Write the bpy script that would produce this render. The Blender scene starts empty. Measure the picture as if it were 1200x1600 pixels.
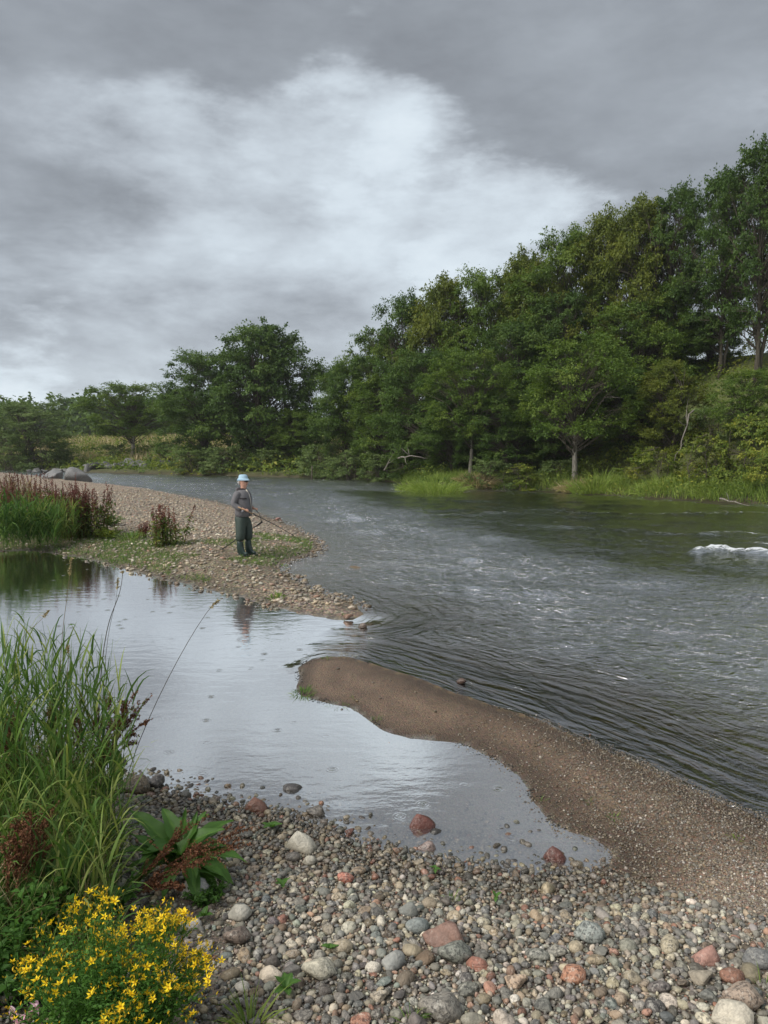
import bpy, bmesh, math, random
import numpy as np
from mathutils import Vector, Matrix, Euler
R = math.radians
random.seed(7)
rng = np.random.default_rng(11)
sc = bpy.context.scene
COL = sc.collection

# ------------------------------------------------------------------ camera
F = 1150.0; CX, CY = 600.0, 800.0; HOR = 705.0; CAMH = 2.4
PITCH = math.atan((CY - HOR) / F)
cam = bpy.data.cameras.new("camera"); co = bpy.data.objects.new("camera", cam); COL.objects.link(co)
cam.sensor_fit = 'VERTICAL'; cam.sensor_height = 36; cam.lens = 36 * F / 1600
co.location = (0, 0, CAMH); co.rotation_euler = (R(90) - PITCH, 0, 0)
cam.clip_end = 6000; cam.clip_start = 0.05
sc.camera = co

def ray(u, v):
    x = (u - CX) / F; y = (CY - v) / F
    d = np.array([x, math.cos(PITCH) + y * math.sin(PITCH), -math.sin(PITCH) + y * math.cos(PITCH)])
    return d
def P(u, v, z=0.0):
    d = ray(u, v); t = (z - CAMH) / d[2]
    return np.array([d[0] * t, d[1] * t, z])
def V(u, v, Y):
    d = ray(u, v); t = Y / d[1]
    return np.array([d[0] * t, Y, CAMH + d[2] * t])

# ------------------------------------------------------------------ sun, view
SUN_EL, SUN_AZ = R(46), R(-122)      # azimuth from +Y towards +X
sun = bpy.data.lights.new("sun", 'SUN'); so = bpy.data.objects.new("sun", sun); COL.objects.link(so)
sun.energy = 1.45; sun.angle = R(40); sun.color = (1.0, 0.96, 0.9)
sd = Vector((math.sin(SUN_AZ) * math.cos(SUN_EL), math.cos(SUN_AZ) * math.cos(SUN_EL), math.sin(SUN_EL)))
so.rotation_euler = sd.to_track_quat('Z', 'Y').to_euler(); so.location = (-20, 0, 30)
sc.view_settings.view_transform = 'Standard'; sc.view_settings.look = 'None'
sc.view_settings.gamma = 1; sc.view_settings.use_curve_mapping = False
sc.view_settings.exposure = 1.62

# ------------------------------------------------------------------ node helper
class NT:
    def __init__(s, nt): s.t = nt; s.n = nt.nodes; s.l = nt.links
    def new(s, typ, **kw):
        n = s.n.new(typ)
        for k, v in kw.items(): setattr(n, k, v)
        return n
    def link(s, a, b): s.l.new(a, b)
    def put(s, sock, v):
        if hasattr(v, 'is_output') or hasattr(v, 'links'): s.l.new(v, sock)
        else:
            if isinstance(v, (tuple, list)) and len(v) == 3 and sock.type == 'RGBA': v = (*v, 1)
            sock.default_value = v
    def math(s, op, a, b=0.0, c=None, clamp=False):
        n = s.new('ShaderNodeMath', operation=op, use_clamp=clamp)
        s.put(n.inputs[0], a); s.put(n.inputs[1], b)
        if c is not None: s.put(n.inputs[2], c)
        return n.outputs[0]
    def vmath(s, op, a, b=None, out=0, scale=None):
        n = s.new('ShaderNodeVectorMath', operation=op)
        s.put(n.inputs[0], a)
        if b is not None: s.put(n.inputs[1], b)
        if scale is not None: s.put(n.inputs['Scale'], scale)
        return n.outputs[out]
    def mix(s, f, a, b, mode='MIX', clamp=False):
        n = s.new('ShaderNodeMix', data_type='RGBA', blend_type=mode)
        n.clamp_result = clamp
        s.put(n.inputs[0], f); s.put(n.inputs[6], a); s.put(n.inputs[7], b)
        return n.outputs[2]
    def noise(s, vec, scale, detail=3, rough=.5, dist=0.0, out=0):
        n = s.new('ShaderNodeTexNoise'); s.put(n.inputs['Vector'], vec)
        n.inputs['Scale'].default_value = scale; n.inputs['Detail'].default_value = detail
        n.inputs['Roughness'].default_value = rough; n.inputs['Distortion'].default_value = dist
        return n.outputs[out]
    def vor(s, vec, scale, feature='F1', out=0):
        n = s.new('ShaderNodeTexVoronoi', feature=feature); s.put(n.inputs['Vector'], vec); n.inputs['Scale'].default_value = scale
        return n.outputs[out]
    def rng(s, v, a, b, c=0.0, d=1.0, smooth=False):
        n = s.new('ShaderNodeMapRange'); n.interpolation_type = 'SMOOTHSTEP' if smooth else 'LINEAR'
        for i, x in enumerate((v, a, b, c, d)): s.put(n.inputs[i], x)
        return n.outputs[0]
    def ramp(s, v, stops):
        n = s.new('ShaderNodeValToRGB'); s.put(n.inputs[0], v); e = n.color_ramp.elements
        while len(e) < len(stops): e.new(.5)
        for i, (p, c) in enumerate(stops): e[i].position = p; e[i].color = (*c, 1)
        return n.outputs[0]
    def attr(s, name, out='Fac', kind='GEOMETRY'):
        n = s.new('ShaderNodeAttribute', attribute_name=name, attribute_type=kind); return n.outputs[out]
    def bump(s, h, dist=.01, strength=1.0, normal=None):
        n = s.new('ShaderNodeBump'); s.put(n.inputs['Height'], h); n.inputs['Distance'].default_value = dist
        n.inputs['Strength'].default_value = strength
        if normal is not None: s.put(n.inputs['Normal'], normal)
        return n.outputs[0]
def srgb(r, g, b):
    f = lambda c: (c / 255 / 12.92) if c / 255 <= .04045 else ((c / 255 + .055) / 1.055) ** 2.4
    return (f(r), f(g), f(b))

# ------------------------------------------------------------------ sky (cloud layer over a Nishita sky)
w = bpy.data.worlds.new("World"); sc.world = w; w.use_nodes = True
t = NT(w.node_tree); t.n.clear()
out = t.new('ShaderNodeOutputWorld'); bg = t.new('ShaderNodeBackground'); t.link(bg.outputs[0], out.inputs[0])
bg.inputs[1].default_value = 0.05
nish = t.new('ShaderNodeTexSky', sky_type='NISHITA'); nish.sun_disc = False
nish.sun_elevation = SUN_EL; nish.sun_rotation = SUN_AZ
gen = t.new('ShaderNodeTexCoord').outputs['Generated']
sep = t.new('ShaderNodeSeparateXYZ'); t.link(gen, sep.inputs[0])
zc = t.math('ADD', t.math('MAXIMUM', sep.outputs[2], 0.0), .16)
comb = t.new('ShaderNodeCombineXYZ')
t.link(t.math('DIVIDE', sep.outputs[0], zc), comb.inputs[0]); t.link(t.math('DIVIDE', sep.outputs[1], zc), comb.inputs[1])
pl = comb.outputs[0]
# ragged warp of the view direction gives torn cloud edges
gs = t.vmath('MULTIPLY', gen, (1.0, 1.0, 2.5))
wn = t.noise(gs, 2.7, 9, .60, 0.0, out=1)
wv = t.vmath('SCALE', t.vmath('SUBTRACT', wn, (.5, .5, .5)), scale=.50)
wd = t.vmath('NORMALIZE', t.vmath('ADD', gen, wv))
def lobe(u, v, rad, amp):
    d = ray(u, v); d = d / np.linalg.norm(d)
    dot = t.vmath('DOT_PRODUCT', wd, tuple(float(q) for q in d), out=1)
    ang = math.atan(rad / F)
    f = t.rng(dot, math.cos(ang * 1.3), math.cos(ang * .45), 0, 1, True)
    return t.math('MULTIPLY', f, amp)
B = t.math('ADD', .385, 0.0)
for L in ((400, 200, 250, .13), (150, 200, 170, .08), (570, 170, 120, .09), (300, 150, 90, .06), (230, -30, 200, -.06),
          (90, 0, 260, -.15), (480, -10, 200, -.13), (980, 60, 330, -.14), (1180, 150, 260, -.06), (760, 110, 160, -.10),
          (260, 440, 290, -.12), (20, 400, 190, -.0), (600, 400, 180, -.08), (640, 330, 140, .06), (20, 620, 120, .22), (780, 380, 110, .16), (460, 600, 190, .05)):
    B = t.math('ADD', B, lobe(*L))
sw = t.new('ShaderNodeSeparateXYZ'); t.link(wd, sw.inputs[0])
bandz = t.math('MULTIPLY', t.rng(sw.outputs[2], .37, .50, 0, 1, True), t.rng(sw.outputs[2], .52, .66, 1, 0, True))
B = t.math('SUBTRACT', B, t.math('MULTIPLY', bandz, .23))
B = t.math('ADD', B, t.rng(sep.outputs[2], .02, .22, .07, 0, True))
n1 = t.noise(pl, .8, 5, .52, .3)
n2 = t.noise(gs, 4.5, 9, .62, .15)
B = t.math('ADD', B, t.math('MULTIPLY', t.math('SUBTRACT', n1, .5), .30))
B = t.math('ADD', B, t.math('MULTIPLY', t.math('SUBTRACT', n2, .5), .46))
B = t.math('ADD', t.math('SMOOTH_MAX', B, .215, .10), t.math('MULTIPLY', t.math('SUBTRACT', n2, .5), .10))
B = t.math('ADD', B, t.math('MULTIPLY', t.math('SUBTRACT', t.noise(gs, 2.6, 8, .62), .5), .30))
cloud = t.ramp(B, [(0, (0, 0, 0)), (.12, (.118, .127, .142)), (.30, (.280, .308, .340)), (.5, (.45, .505, .55)), (.85, (.62, .68, .72))])
cl10 = t.vmath('SCALE', cloud, scale=10.0)
skyc = t.mix(.03, cl10, nish.outputs[0])
t.link(skyc, bg.inputs[0])

# ------------------------------------------------------------------ numpy noise
def _hash(ix, iy, s):
    h = (ix.astype(np.int64) * 374761393 + iy.astype(np.int64) * 668265263 + s * 974711) & 0x7fffffff
    h = ((h ^ (h >> 13)) * 1274126177) & 0x7fffffff
    return ((h ^ (h >> 16)) & 0xffff) / 65535.0
def vn(x, y, s=0):
    x = np.asarray(x, float); y = np.asarray(y, float)
    ix = np.floor(x); iy = np.floor(y); fx = x - ix; fy = y - iy
    fx = fx * fx * fx * (fx * (fx * 6 - 15) + 10); fy = fy * fy * fy * (fy * (fy * 6 - 15) + 10)
    a = _hash(ix, iy, s); b = _hash(ix + 1, iy, s); c = _hash(ix, iy + 1, s); d = _hash(ix + 1, iy + 1, s)
    return (a + (b - a) * fx) * (1 - fy) + (c + (d - c) * fx) * fy
def fbm(x, y, s=0, o=4, g=.5):
    v = 0; a = 1; tt = 0
    for i in range(o):
        v = v + a * (vn(x, y, s + i * 17) - .5); tt += a; a *= g; x = x * 2.03 + 3.1; y = y * 2.03 + 1.7
    return v / tt * 2
def sm(a, b, x):
    q = np.clip((np.asarray(x, float) - a) / (b - a), 0, 1); return q * q * (3 - 2 * q)

# ------------------------------------------------------------------ mesh helpers
def mk(name, verts, faces, mat=None, parent=None, tint=None, col=None, smooth=True, loc=None, extra=None):
    """faces: int array (n,3)/(n,4) or list of such arrays"""
    me = bpy.data.meshes.new(name)
    verts = np.asarray(verts, dtype=np.float32)
    if not isinstance(faces, list): faces = [faces]
    faces = [np.asarray(f, dtype=np.int32) for f in faces if len(f)]
    nl = sum(f.size for f in faces); npoly = sum(len(f) for f in faces)
    me.vertices.add(len(verts)); me.vertices.foreach_set('co', verts.ravel())
    me.loops.add(nl); me.loops.foreach_set('vertex_index', np.concatenate([f.ravel() for f in faces]))
    me.polygons.add(npoly)
    st = []; o = 0
    for f in faces:
        k = f.shape[1]; st.append(np.arange(len(f)) * k + o); o += f.size
    me.polygons.foreach_set('loop_start', np.concatenate(st).astype(np.int32))
    me.update(calc_edges=True)
    if smooth: me.polygons.foreach_set('use_smooth', np.ones(npoly, dtype=bool))
    if tint is not None:
        a = me.attributes.new('tint', 'FLOAT', 'POINT'); a.data.foreach_set('value', np.asarray(tint, np.float32))
    if col is not None:
        c = np.ones((len(verts), 4), np.float32); c[:, :3] = col
        a = me.attributes.new('col', 'FLOAT_COLOR', 'POINT'); a.data.foreach_set('color', c.ravel())
    for k, v in (extra or {}).items():
        a = me.attributes.new(k, 'FLOAT', 'POINT'); a.data.foreach_set('value', np.asarray(v, np.float32))
    if mat: me.materials.append(mat)
    o = bpy.data.objects.new(name, me); COL.objects.link(o)
    if parent is not None: o.parent = parent
    if loc is not None: o.location = loc
    return o
def empty(name, loc=(0, 0, 0), rz=0):
    o = bpy.data.objects.new(name, None); COL.objects.link(o); o.location = loc; o.rotation_euler = (0, 0, rz)
    o.empty_display_size = .2
    return o
def tag(o, label=None, cat=None, group=None, kind=None):
    if label: o['label'] = label
    if cat: o['category'] = cat
    if group: o['group'] = group
    if kind: o['kind'] = kind
    return o
class MB:
    """collects vertices/faces (numpy chunks) for one object"""
    def __init__(s): s.v = []; s.q = []; s.t = []; s.n = 0; s.tt = []; s.cc = []
    def add(s, v, q=None, t=None, tint=0.5, col=None):
        v = np.asarray(v, float).reshape(-1, 3)
        if q is not None and len(q): s.q.append(np.asarray(q, np.int64) + s.n)
        if t is not None and len(t): s.t.append(np.asarray(t, np.int64) + s.n)
        s.v.append(v); s.n += len(v)
        s.tt.append(np.broadcast_to(np.asarray(tint, float), (len(v),)))
        if col is not None: s.cc.append(np.broadcast_to(np.asarray(col, float), (len(v), 3)))
    def tube(s, pts, rad, k=6, tint=.5, cap=True):
        pts = np.asarray(pts, float); n = len(pts); rad = np.broadcast_to(np.asarray(rad, float), (n,))
        tg = np.gradient(pts, axis=0); tg /= np.linalg.norm(tg, axis=1)[:, None] + 1e-9
        ref = np.array([0, 0, 1.]) if abs(tg[:, 2].mean()) < .8 else np.array([1., 0, 0])
        a = np.cross(tg, ref); a /= np.linalg.norm(a, axis=1)[:, None] + 1e-9; b = np.cross(tg, a)
        th = np.arange(k) / k * 2 * math.pi
        ring = pts[:, None] + rad[:, None, None] * (a[:, None] * np.cos(th)[None, :, None] + b[:, None] * np.sin(th)[None, :, None])
        v = ring.reshape(-1, 3)
        i = np.arange(n - 1)[:, None] * k + np.arange(k)[None]; j = np.arange(n - 1)[:, None] * k + (np.arange(k)[None] + 1) % k
        q = np.stack([i, i + k, j + k, j], -1).reshape(-1, 4)
        tr = None
        if cap:
            v = np.vstack([v, pts[:1], pts[-1:]]); c0, c1 = n * k, n * k + 1
            kk = np.arange(k); tr = np.vstack([np.stack([np.full(k, c0), kk, (kk + 1) % k], -1),
                                               np.stack([np.full(k, c1), (n - 1) * k + (kk + 1) % k, (n - 1) * k + kk], -1)])
        s.add(v, q, tr, tint)
    def quads(s, v4, tint=.5):
        """v4 (n,4,3)"""
        n = len(v4); s.add(v4.reshape(-1, 3), np.arange(n * 4).reshape(-1, 4), None, np.repeat(np.broadcast_to(tint, (n,)), 4))
    def build(s, name, mat, parent=None, smooth=True, loc=None, **kw):
        v = np.concatenate(s.v); f = []
        if s.q: f.append(np.concatenate(s.q))
        if s.t: f.append(np.concatenate(s.t))
        return mk(name, v, f, mat, parent, tint=np.concatenate(s.tt), col=np.concatenate(s.cc) if s.cc else None, smooth=smooth, loc=loc, **kw)
def copy_tree(o, parent=None):
    c = o.copy(); COL.objects.link(c); c.parent = parent
    for ch in list(o.children): copy_tree(ch, c)
    return c
def unit(v): return v / (np.linalg.norm(v, axis=-1, keepdims=True) + 1e-9)
def rand_dirs(n, r=rng):
    return unit(r.normal(size=(n, 3)))

# ------------------------------------------------------------------ land outlines (waterlines, metres, from the ground plane)
def px(*pts): return [tuple(P(u, v)[:2]) for u, v in pts]
LA = px((-300, 1190), (-60, 1195), (80, 1200), (150, 1206), (185, 1224), (250, 1244), (320, 1262), (390, 1272), (450, 1286), (520, 1306), (580, 1330), (640, 1346), (700, 1356),
        (760, 1362), (820, 1372), (880, 1372), (930, 1366), (965, 1348), (962, 1325), (930, 1308), (890, 1298), (862, 1280), (838, 1250), (815, 1216), (775, 1188),
        (730, 1164), (690, 1158), (640, 1155), (600, 1142), (565, 1122), (545, 1106), (505, 1098), (470, 1088), (456, 1078), (464, 1060), (463, 1045), (478, 1031), (510, 1025),
        (545, 1026), (590, 1040), (640, 1056), (700, 1078), (760, 1098), (830, 1122), (900, 1150), (960, 1178), (1020, 1206), (1090, 1240), (1150, 1266),
        (1210, 1290), (1320, 1322)) + [(6, 3.4), (12, 1.5), (12, -9), (-9, -9), (-9, 6)]
LB = px((-500, 905), (-150, 872), (0, 862), (50, 860), (100, 866), (150, 875), (190, 888), (250, 903), (300, 913), (345, 925), (390, 937), (430, 950), (470, 960), (510, 965), (548, 968),
        (566, 960), (552, 946), (525, 936), (490, 922), (462, 908), (440, 893), (430, 884), (452, 876), (482, 868), (500, 855), (488, 840), (462, 826), (432, 814), (410, 806), (380, 795), (350, 787),
        (310, 779), (260, 771), (200, 764), (150, 758), (90, 750), (40, 744)) + [(-60, 74), (-110, 78), (-110, 14)]
LC = [(-3000, 150), (-200, 125)] + px((-500, 729), (-100, 732), (60, 736), (140, 739), (250, 742), (350, 744), (450, 746.5), (520, 748), (590, 751), (640, 757), (660, 764), (700, 768), (760, 766), (830, 765),
        (900, 770), (980, 776), (1080, 782), (1200, 790), (1500, 815), (2100, 862)) + [(26, 8), (32, -30), (3000, -30), (3000, 3600), (-3000, 3600)]
def sdf(poly, x, y):
    """positive inside"""
    p = np.array(poly); a = p; b = np.roll(p, -1, axis=0)
    best = np.full(x.shape, 1e18); ins = np.zeros(x.shape, bool)
    for (x1, y1), (x2, y2) in zip(a, b):
        ex, ey = x2 - x1, y2 - y1
        tt = np.clip(((x - x1) * ex + (y - y1) * ey) / (ex * ex + ey * ey + 1e-12), 0, 1)
        best = np.minimum(best, (x - x1 - tt * ex) ** 2 + (y - y1 - tt * ey) ** 2)
        if y1 != y2:
            c = (y1 > y) != (y2 > y)
            ins ^= c & (x < (x2 - x1) * (y - y1) / (y2 - y1) + x1)
    d = np.sqrt(best)
    return np.where(ins, d, -d)
def ground(x, y, full=False):
    x = np.asarray(x, float); y = np.asarray(y, float)
    dA, dB, dC = sdf(LA, x, y), sdf(LB, x, y), sdf(LC, x, y)
    wob = fbm(x * 1.7, y * 1.7, 5, 4) * .07
    dA = dA + wob * .8; dB = dB + wob * 2.2 * sm(5, 14, y); dC = dC + fbm(x * .5, y * .5, 9, 4) * .5
    iA = np.maximum(dA, 0); iB = np.maximum(dB, 0); iC = np.maximum(dC, 0)
    lowsp = sm(4.2, 5.2, y + .2 * np.abs(x))
    hA = (.075 - .028 * lowsp) * np.minimum(iA, .9) + .03 * np.clip(iA - .9, 0, 4) * (1 - .5 * lowsp) + .11 * np.clip(4.1 - y, 0, 3) * sm(0, .7, iA) \
        + .22 * sm(-1.0, -2.2, x) * sm(0, .7, iA) + .012 * fbm(x * 4, y * 4, 2, 4) * sm(0, .3, iA)
    hB = .30 * (1 - np.exp(-iB / 2.2)) + .25 * sm(-7, -14, x) * sm(0, 2, iB) + .06 * fbm(x * .6, y * .6, 3, 4) * sm(0, 1, iB)
    Hc = 2.4 + 6.0 * sm(2, 19, x) + .8 * sm(-12, -26, x); Wc = 15 + 6 * sm(-5, -25, x)
    hC = .4 * sm(0, 1.2, iC) + Hc * sm(1.5, Wc, iC) + .5 * fbm(x * .12, y * .12, 7, 4) * sm(1, 8, iC) + sm(200, 1500, iC) * (5 + 10 * fbm(x * .002, y * .002, 12, 3))
    oA, oB, oC = -np.minimum(dA, 0), -np.minimum(dB, 0), -np.minimum(dC, 0)
    o = np.minimum(np.minimum(oA, oB), oC)
    pool = sm(.5, -1.2, x - (-1.0 + .12 * (y - 8))) * sm(18, 14, y)
    depth = (.065 * np.minimum(o, 1.5) + .10 * np.clip(o - 1.5, 0, 6)) * (1 - .45 * pool)
    depth = np.minimum(depth, .85) + .05 * fbm(x * 1.1, y * 1.1, 21, 4) * sm(0, 1, o)
    h = np.where(dA > 0, hA, np.where(dB > 0, hB, np.where(dC > 0, hC, -depth)))
    if full: return h, dA, dB, dC
    return h
def gz(x, y): return float(ground(np.array([x]), np.array([y]))[0])

def fan(ox, oy, a0, a1, na, r0, r1, nr):
    a = np.linspace(R(a0), R(a1), na); r = r0 * (r1 / r0) ** np.linspace(0, 1, nr)
    A, RR = np.meshgrid(a, r)
    x = (ox + RR * np.sin(A)).ravel(); y = (oy + RR * np.cos(A)).ravel()
    i = (np.arange(nr - 1)[:, None] * na + np.arange(na - 1)[None]).ravel()
    return x, y, np.stack([i, i + 1, i + na + 1, i + na], -1)

# ------------------------------------------------------------------ materials
def newmat(name):
    m = bpy.data.materials.new(name); m.use_nodes = True; t = NT(m.node_tree); t.n.clear()
    o = t.new('ShaderNodeOutputMaterial'); return m, t, o
def pbsdf(t, o, col, rough=.8, spec=.5, normal=None, **kw):
    b = t.new('ShaderNodeBsdfPrincipled'); t.put(b.inputs['Base Color'], col); t.put(b.inputs['Roughness'], rough)
    t.put(b.inputs['Specular IOR Level'], spec)
    if normal is not None: t.link(normal, b.inputs['Normal'])
    for k, v in kw.items(): t.put(b.inputs[k], v)
    if o is not None: t.link(b.outputs[0], o.inputs[0])
    return b
def simple(name, col, rough=.6, var=.15, scale=20, bump=0, spec=.5):
    m, t, o = newmat(name); g = t.new('ShaderNodeTexCoord').outputs['Object']
    n = t.noise(g, scale, 4)
    c = t.mix(n, tuple(k * (1 - var) for k in col), tuple(k * (1 + var) for k in col))
    pbsdf(t, o, c, rough, spec, normal=t.bump(n, bump) if bump else None)
    return m
def leafmat(name, c0, c1, c2=None, trans=.35, rough=.6, spec=.22):
    m, t, o = newmat(name)
    tint = t.attr('tint')
    stops = [(0, c0), (1, c1)] if c2 is None else [(0, c0), (.55, c1), (1, c2)]
    c = t.ramp(tint, stops)
    b = pbsdf(t, None, c, rough, spec)
    tr = t.new('ShaderNodeBsdfTranslucent'); t.link(t.mix(.5, c, t.vmath('MULTIPLY', c, (1.5, 1.6, .5))), tr.inputs[0])
    mx = t.new('ShaderNodeMixShader'); mx.inputs[0].default_value = trans
    t.link(b.outputs[0], mx.inputs[1]); t.link(tr.outputs[0], mx.inputs[2]); t.link(mx.outputs[0], o.inputs[0])
    return m
def stonemat(name, source):
    m, t, o = newmat(name)
    geo = t.new('ShaderNodeNewGeometry'); pos = geo.outputs['Position']
    if source == 'object':
        oi = t.new('ShaderNodeObjectInfo'); base = oi.outputs['Color']
        p2 = t.vmath('ADD', pos, t.vmath('SCALE', oi.outputs['Location'], scale=7.0))
    else: base = t.attr('col', 'Color'); p2 = t.vmath('ADD', pos, t.vmath('SCALE', base, scale=9.0))
    n1 = t.noise(p2, 62, 5, .72); n2 = t.noise(p2, 22, 4, .6, .8); n3 = t.noise(p2, 420, 2, .6)
    v = t.vor(p2, 170)
    # speckled: pale matrix with dark grains, strength varies between stones
    dark = t.rng(n1, .49, .56, 0, 1)
    amt = t.rng(t.noise(p2, 3.1, 1), .40, .58, .2, .92)
    c = t.mix(t.math('MULTIPLY', dark, amt), base, t.vmath('MULTIPLY', base, (.30, .30, .31)))
    lite = t.rng(t.noise(p2, 48, 6, .75), .54, .61, 0, .75)
    c = t.mix(t.math('MULTIPLY', lite, amt), c, t.mix(.5, base, (.62, .59, .52)))
    c = t.mix(1.0, c, t.ramp(n2, [(.25, (.72, .72, .72)), (.75, (1.22, 1.2, 1.16))]), 'MULTIPLY')
    sepz = t.new('ShaderNodeSeparateXYZ'); t.link(pos, sepz.inputs[0])
    wet = t.rng(t.math('ADD', sepz.outputs[2], t.math('MULTIPLY', n2, .05)), .03, .13, 1, 0)
    c = t.mix(wet, c, t.vmath('MULTIPLY', c, (.5, .48, .45)))
    rough = t.rng(wet, 0, 1, .62, .18)
    h = t.math('ADD', t.math('MULTIPLY', n1, .6), t.math('MULTIPLY', n2, 1.6))
    pbsdf(t, o, c, rough, .5, normal=t.bump(h, .008, .9))
    return m
M = {}
M['stone'] = stonemat('stone_single', 'object'); M['pebble'] = stonemat('stone_pebbles', 'attr')
def barkmat(name, c0, c1):
    m, t, o = newmat(name); g = t.new('ShaderNodeTexCoord').outputs['Object']
    n = t.noise(t.vmath('MULTIPLY', g, (6, 6, 1.2)), 2.2, 5, .6)
    pbsdf(t, o, t.ramp(n, [(.3, c0), (.7, c1)]), .9, .2, normal=t.bump(n, .05)); return m
M['bark'] = barkmat('bark', (.035, .03, .022), (.11, .095, .07)); M['palebark'] = barkmat('pale_bark', (.12, .105, .085), (.30, .275, .23))
M['deadwood'] = barkmat('dead_wood', (.10, .085, .07), (.24, .22, .19))
M['leaf_dark'] = leafmat('leaves_dark', (.036, .070, .016), (.066, .116, .023), (.12, .17, .036))
M['leaf_mid'] = leafmat('leaves_mid', (.050, .092, .014), (.092, .145, .022), (.15, .20, .036))
M['leaf_olive'] = leafmat('leaves_olive', (.062, .090, .014), (.118, .145, .022), (.19, .20, .036))
M['leaf_willow'] = leafmat('leaves_willow', (.07, .11, .035), (.12, .17, .055), (.18, .23, .09))
M['weed'] = leafmat('bank_weeds', (.055, .10, .018), (.15, .19, .03), (.30, .29, .05))
M['grass'] = leafmat('grass_blades', (.035, .085, .018), (.10, .18, .036), (.27, .31, .09))
M['grass_yellow'] = leafmat('yellow_grass', (.10, .16, .03), (.20, .27, .05), (.33, .34, .12))
M['straw'] = leafmat('seed_heads', (.16, .12, .06), (.34, .27, .14), (.5, .42, .26), trans=.2)
M['dock_leaf'] = leafmat('dock_leaves', (.05, .11, .02), (.075, .165, .03), (.14, .25, .05), rough=.5, spec=.3)
M['dock_seed'] = leafmat('dock_seeds', (.07, .030, .016), (.15, .062, .030), (.24, .12, .06), trans=.15, rough=.7)
M['bush'] = leafmat('bush_leaves', (.045, .12, .02), (.08, .18, .03), (.13, .26, .05))
M['darkgreen'] = leafmat('herb_leaves', (.03, .08, .015), (.055, .13, .02), (.09, .20, .035))

# ------------------------------------------------------------------ terrain
x, y, q = fan(0, -5, -72, 72, 470, 5.6, 900, 410)
h, dA, dB, dC = ground(x, y, True)
nz = fbm(x * 2.2, y * 2.2, 31, 4)
col = np.zeros((len(x), 3))
col[:] = (.055, .045, .028)                                           # river bed
shal = sm(-.34, -.02, h)[:, None]
col = col * (1 - shal) + np.array((.24, .175, .095)) * shal
POOL = px((-900, 830), (300, 830), (470, 935), (572, 972), (520, 1005), (478, 1040), (560, 1080), (700, 1120), (820, 1160), (900, 1230), (960, 1300), (1100, 1400), (600, 1600), (-900, 1600))
poolbed = (sm(-.2, .5, sdf(POOL, x, y)) * (h < .02))[:, None]
col = np.where(((dC > -4) & (dC <= 0))[:, None], np.array((.05, .045, .022)), col)
poolbed = np.clip(poolbed, 0, 1)
col = col * (1 - poolbed) + np.array((.24, .235, .22)) * poolbed
sand = np.array((.175, .122, .085)); dirt = np.array((.12, .10, .078)); soil = np.array((.05, .042, .022)); bar = np.array((.21, .17, .13))
inA = (dA > 0)[:, None]; spit = sm(3.7, 4.6, y + .35 * x)[:, None]
col = np.where(inA, dirt * (1 - spit) + sand * spit, col)
bandn = fbm(dA * 5 + x * .25, x * .5 + y * .2, 51, 4)
col = np.where(inA, col * (1 + .30 * bandn * spit[:, 0])[:, None] * (1 - .45 * sm(.30, .05, dA + .1 * bandn))[:, None], col)
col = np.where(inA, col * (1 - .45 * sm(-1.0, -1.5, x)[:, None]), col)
col = np.where((dB > 0)[:, None], bar, col)
tm = sm(4, 1.2, dB) * sm(-1.2, -3, x) * sm(22, 17, y)
col = np.where((dB > 0)[:, None], col * (1 - .6 * tm[:, None]) + np.array((.10, .085, .045)) * .6 * tm[:, None], col)
gC = np.array((.085, .10, .03)); field = np.array((.36, .32, .15))
fm = sm(16, 24, dC)[:, None] * sm(0, -12, x)[:, None]
col = np.where((dC > 0)[:, None], soil * (1 - sm(.2, 2, dC))[:, None] + (gC * (1 - fm) + field * fm) * sm(.2, 2, dC)[:, None], col)
col *= (1 + .22 * nz)[:, None]
gm, t, o = newmat('ground_soil'); c = t.attr('col', 'Color')
pos = t.new('ShaderNodeNewGeometry').outputs['Position']
n1 = t.noise(pos, 60, 5, .7); n2 = t.noise(pos, 7, 4, .6); v1 = t.vor(pos, 70, out=1); v1d = t.vor(pos, 70)
c2 = t.mix(1.0, c, t.ramp(n1, [(.3, (.6, .6, .6)), (.7, (1.4, 1.38, 1.35))]), 'MULTIPLY')
hsv = t.new('ShaderNodeHueSaturation'); t.put(hsv.inputs['Saturation'], .25); t.link(v1, hsv.inputs['Color'])
c2 = t.mix(.6, c2, t.mix(1.0, c2, t.vmath('MULTIPLY', hsv.outputs[0], (1.9, 1.9, 1.9)), 'MULTIPLY'))
hs2 = t.new('ShaderNodeHueSaturation'); t.put(hs2.inputs['Saturation'], .2); t.link(t.vor(pos, 21, out=1), hs2.inputs['Color'])
gr = t.attr('grav'); edge = t.rng(t.vor(pos, 21), .25, .6, 1, .35)
c2 = t.mix(gr, c2, t.mix(1.0, c2, t.vmath('SCALE', t.vmath('MULTIPLY', hs2.outputs[0], (2.3, 2.25, 2.2)), scale=edge), 'MULTIPLY'))
sz = t.new('ShaderNodeSeparateXYZ'); t.link(pos, sz.inputs[0])
wet = t.rng(sz.outputs[2], .012, .07, 1, 0)
pbsdf(t, o, t.mix(wet, c2, t.vmath('MULTIPLY', c2, (.6, .58, .55))), t.rng(wet, 0, 1, .85, .45), .4,
      normal=t.bump(t.math('ADD', t.math('MULTIPLY', v1d, -.8), t.math('ADD', n1, n2)), .02, .7))
terrain = mk('ground', np.stack([x, y, h], -1), q, gm, col=col, extra={'grav': (dB > 0) * 1.0}); tag(terrain, kind='structure')

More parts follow.
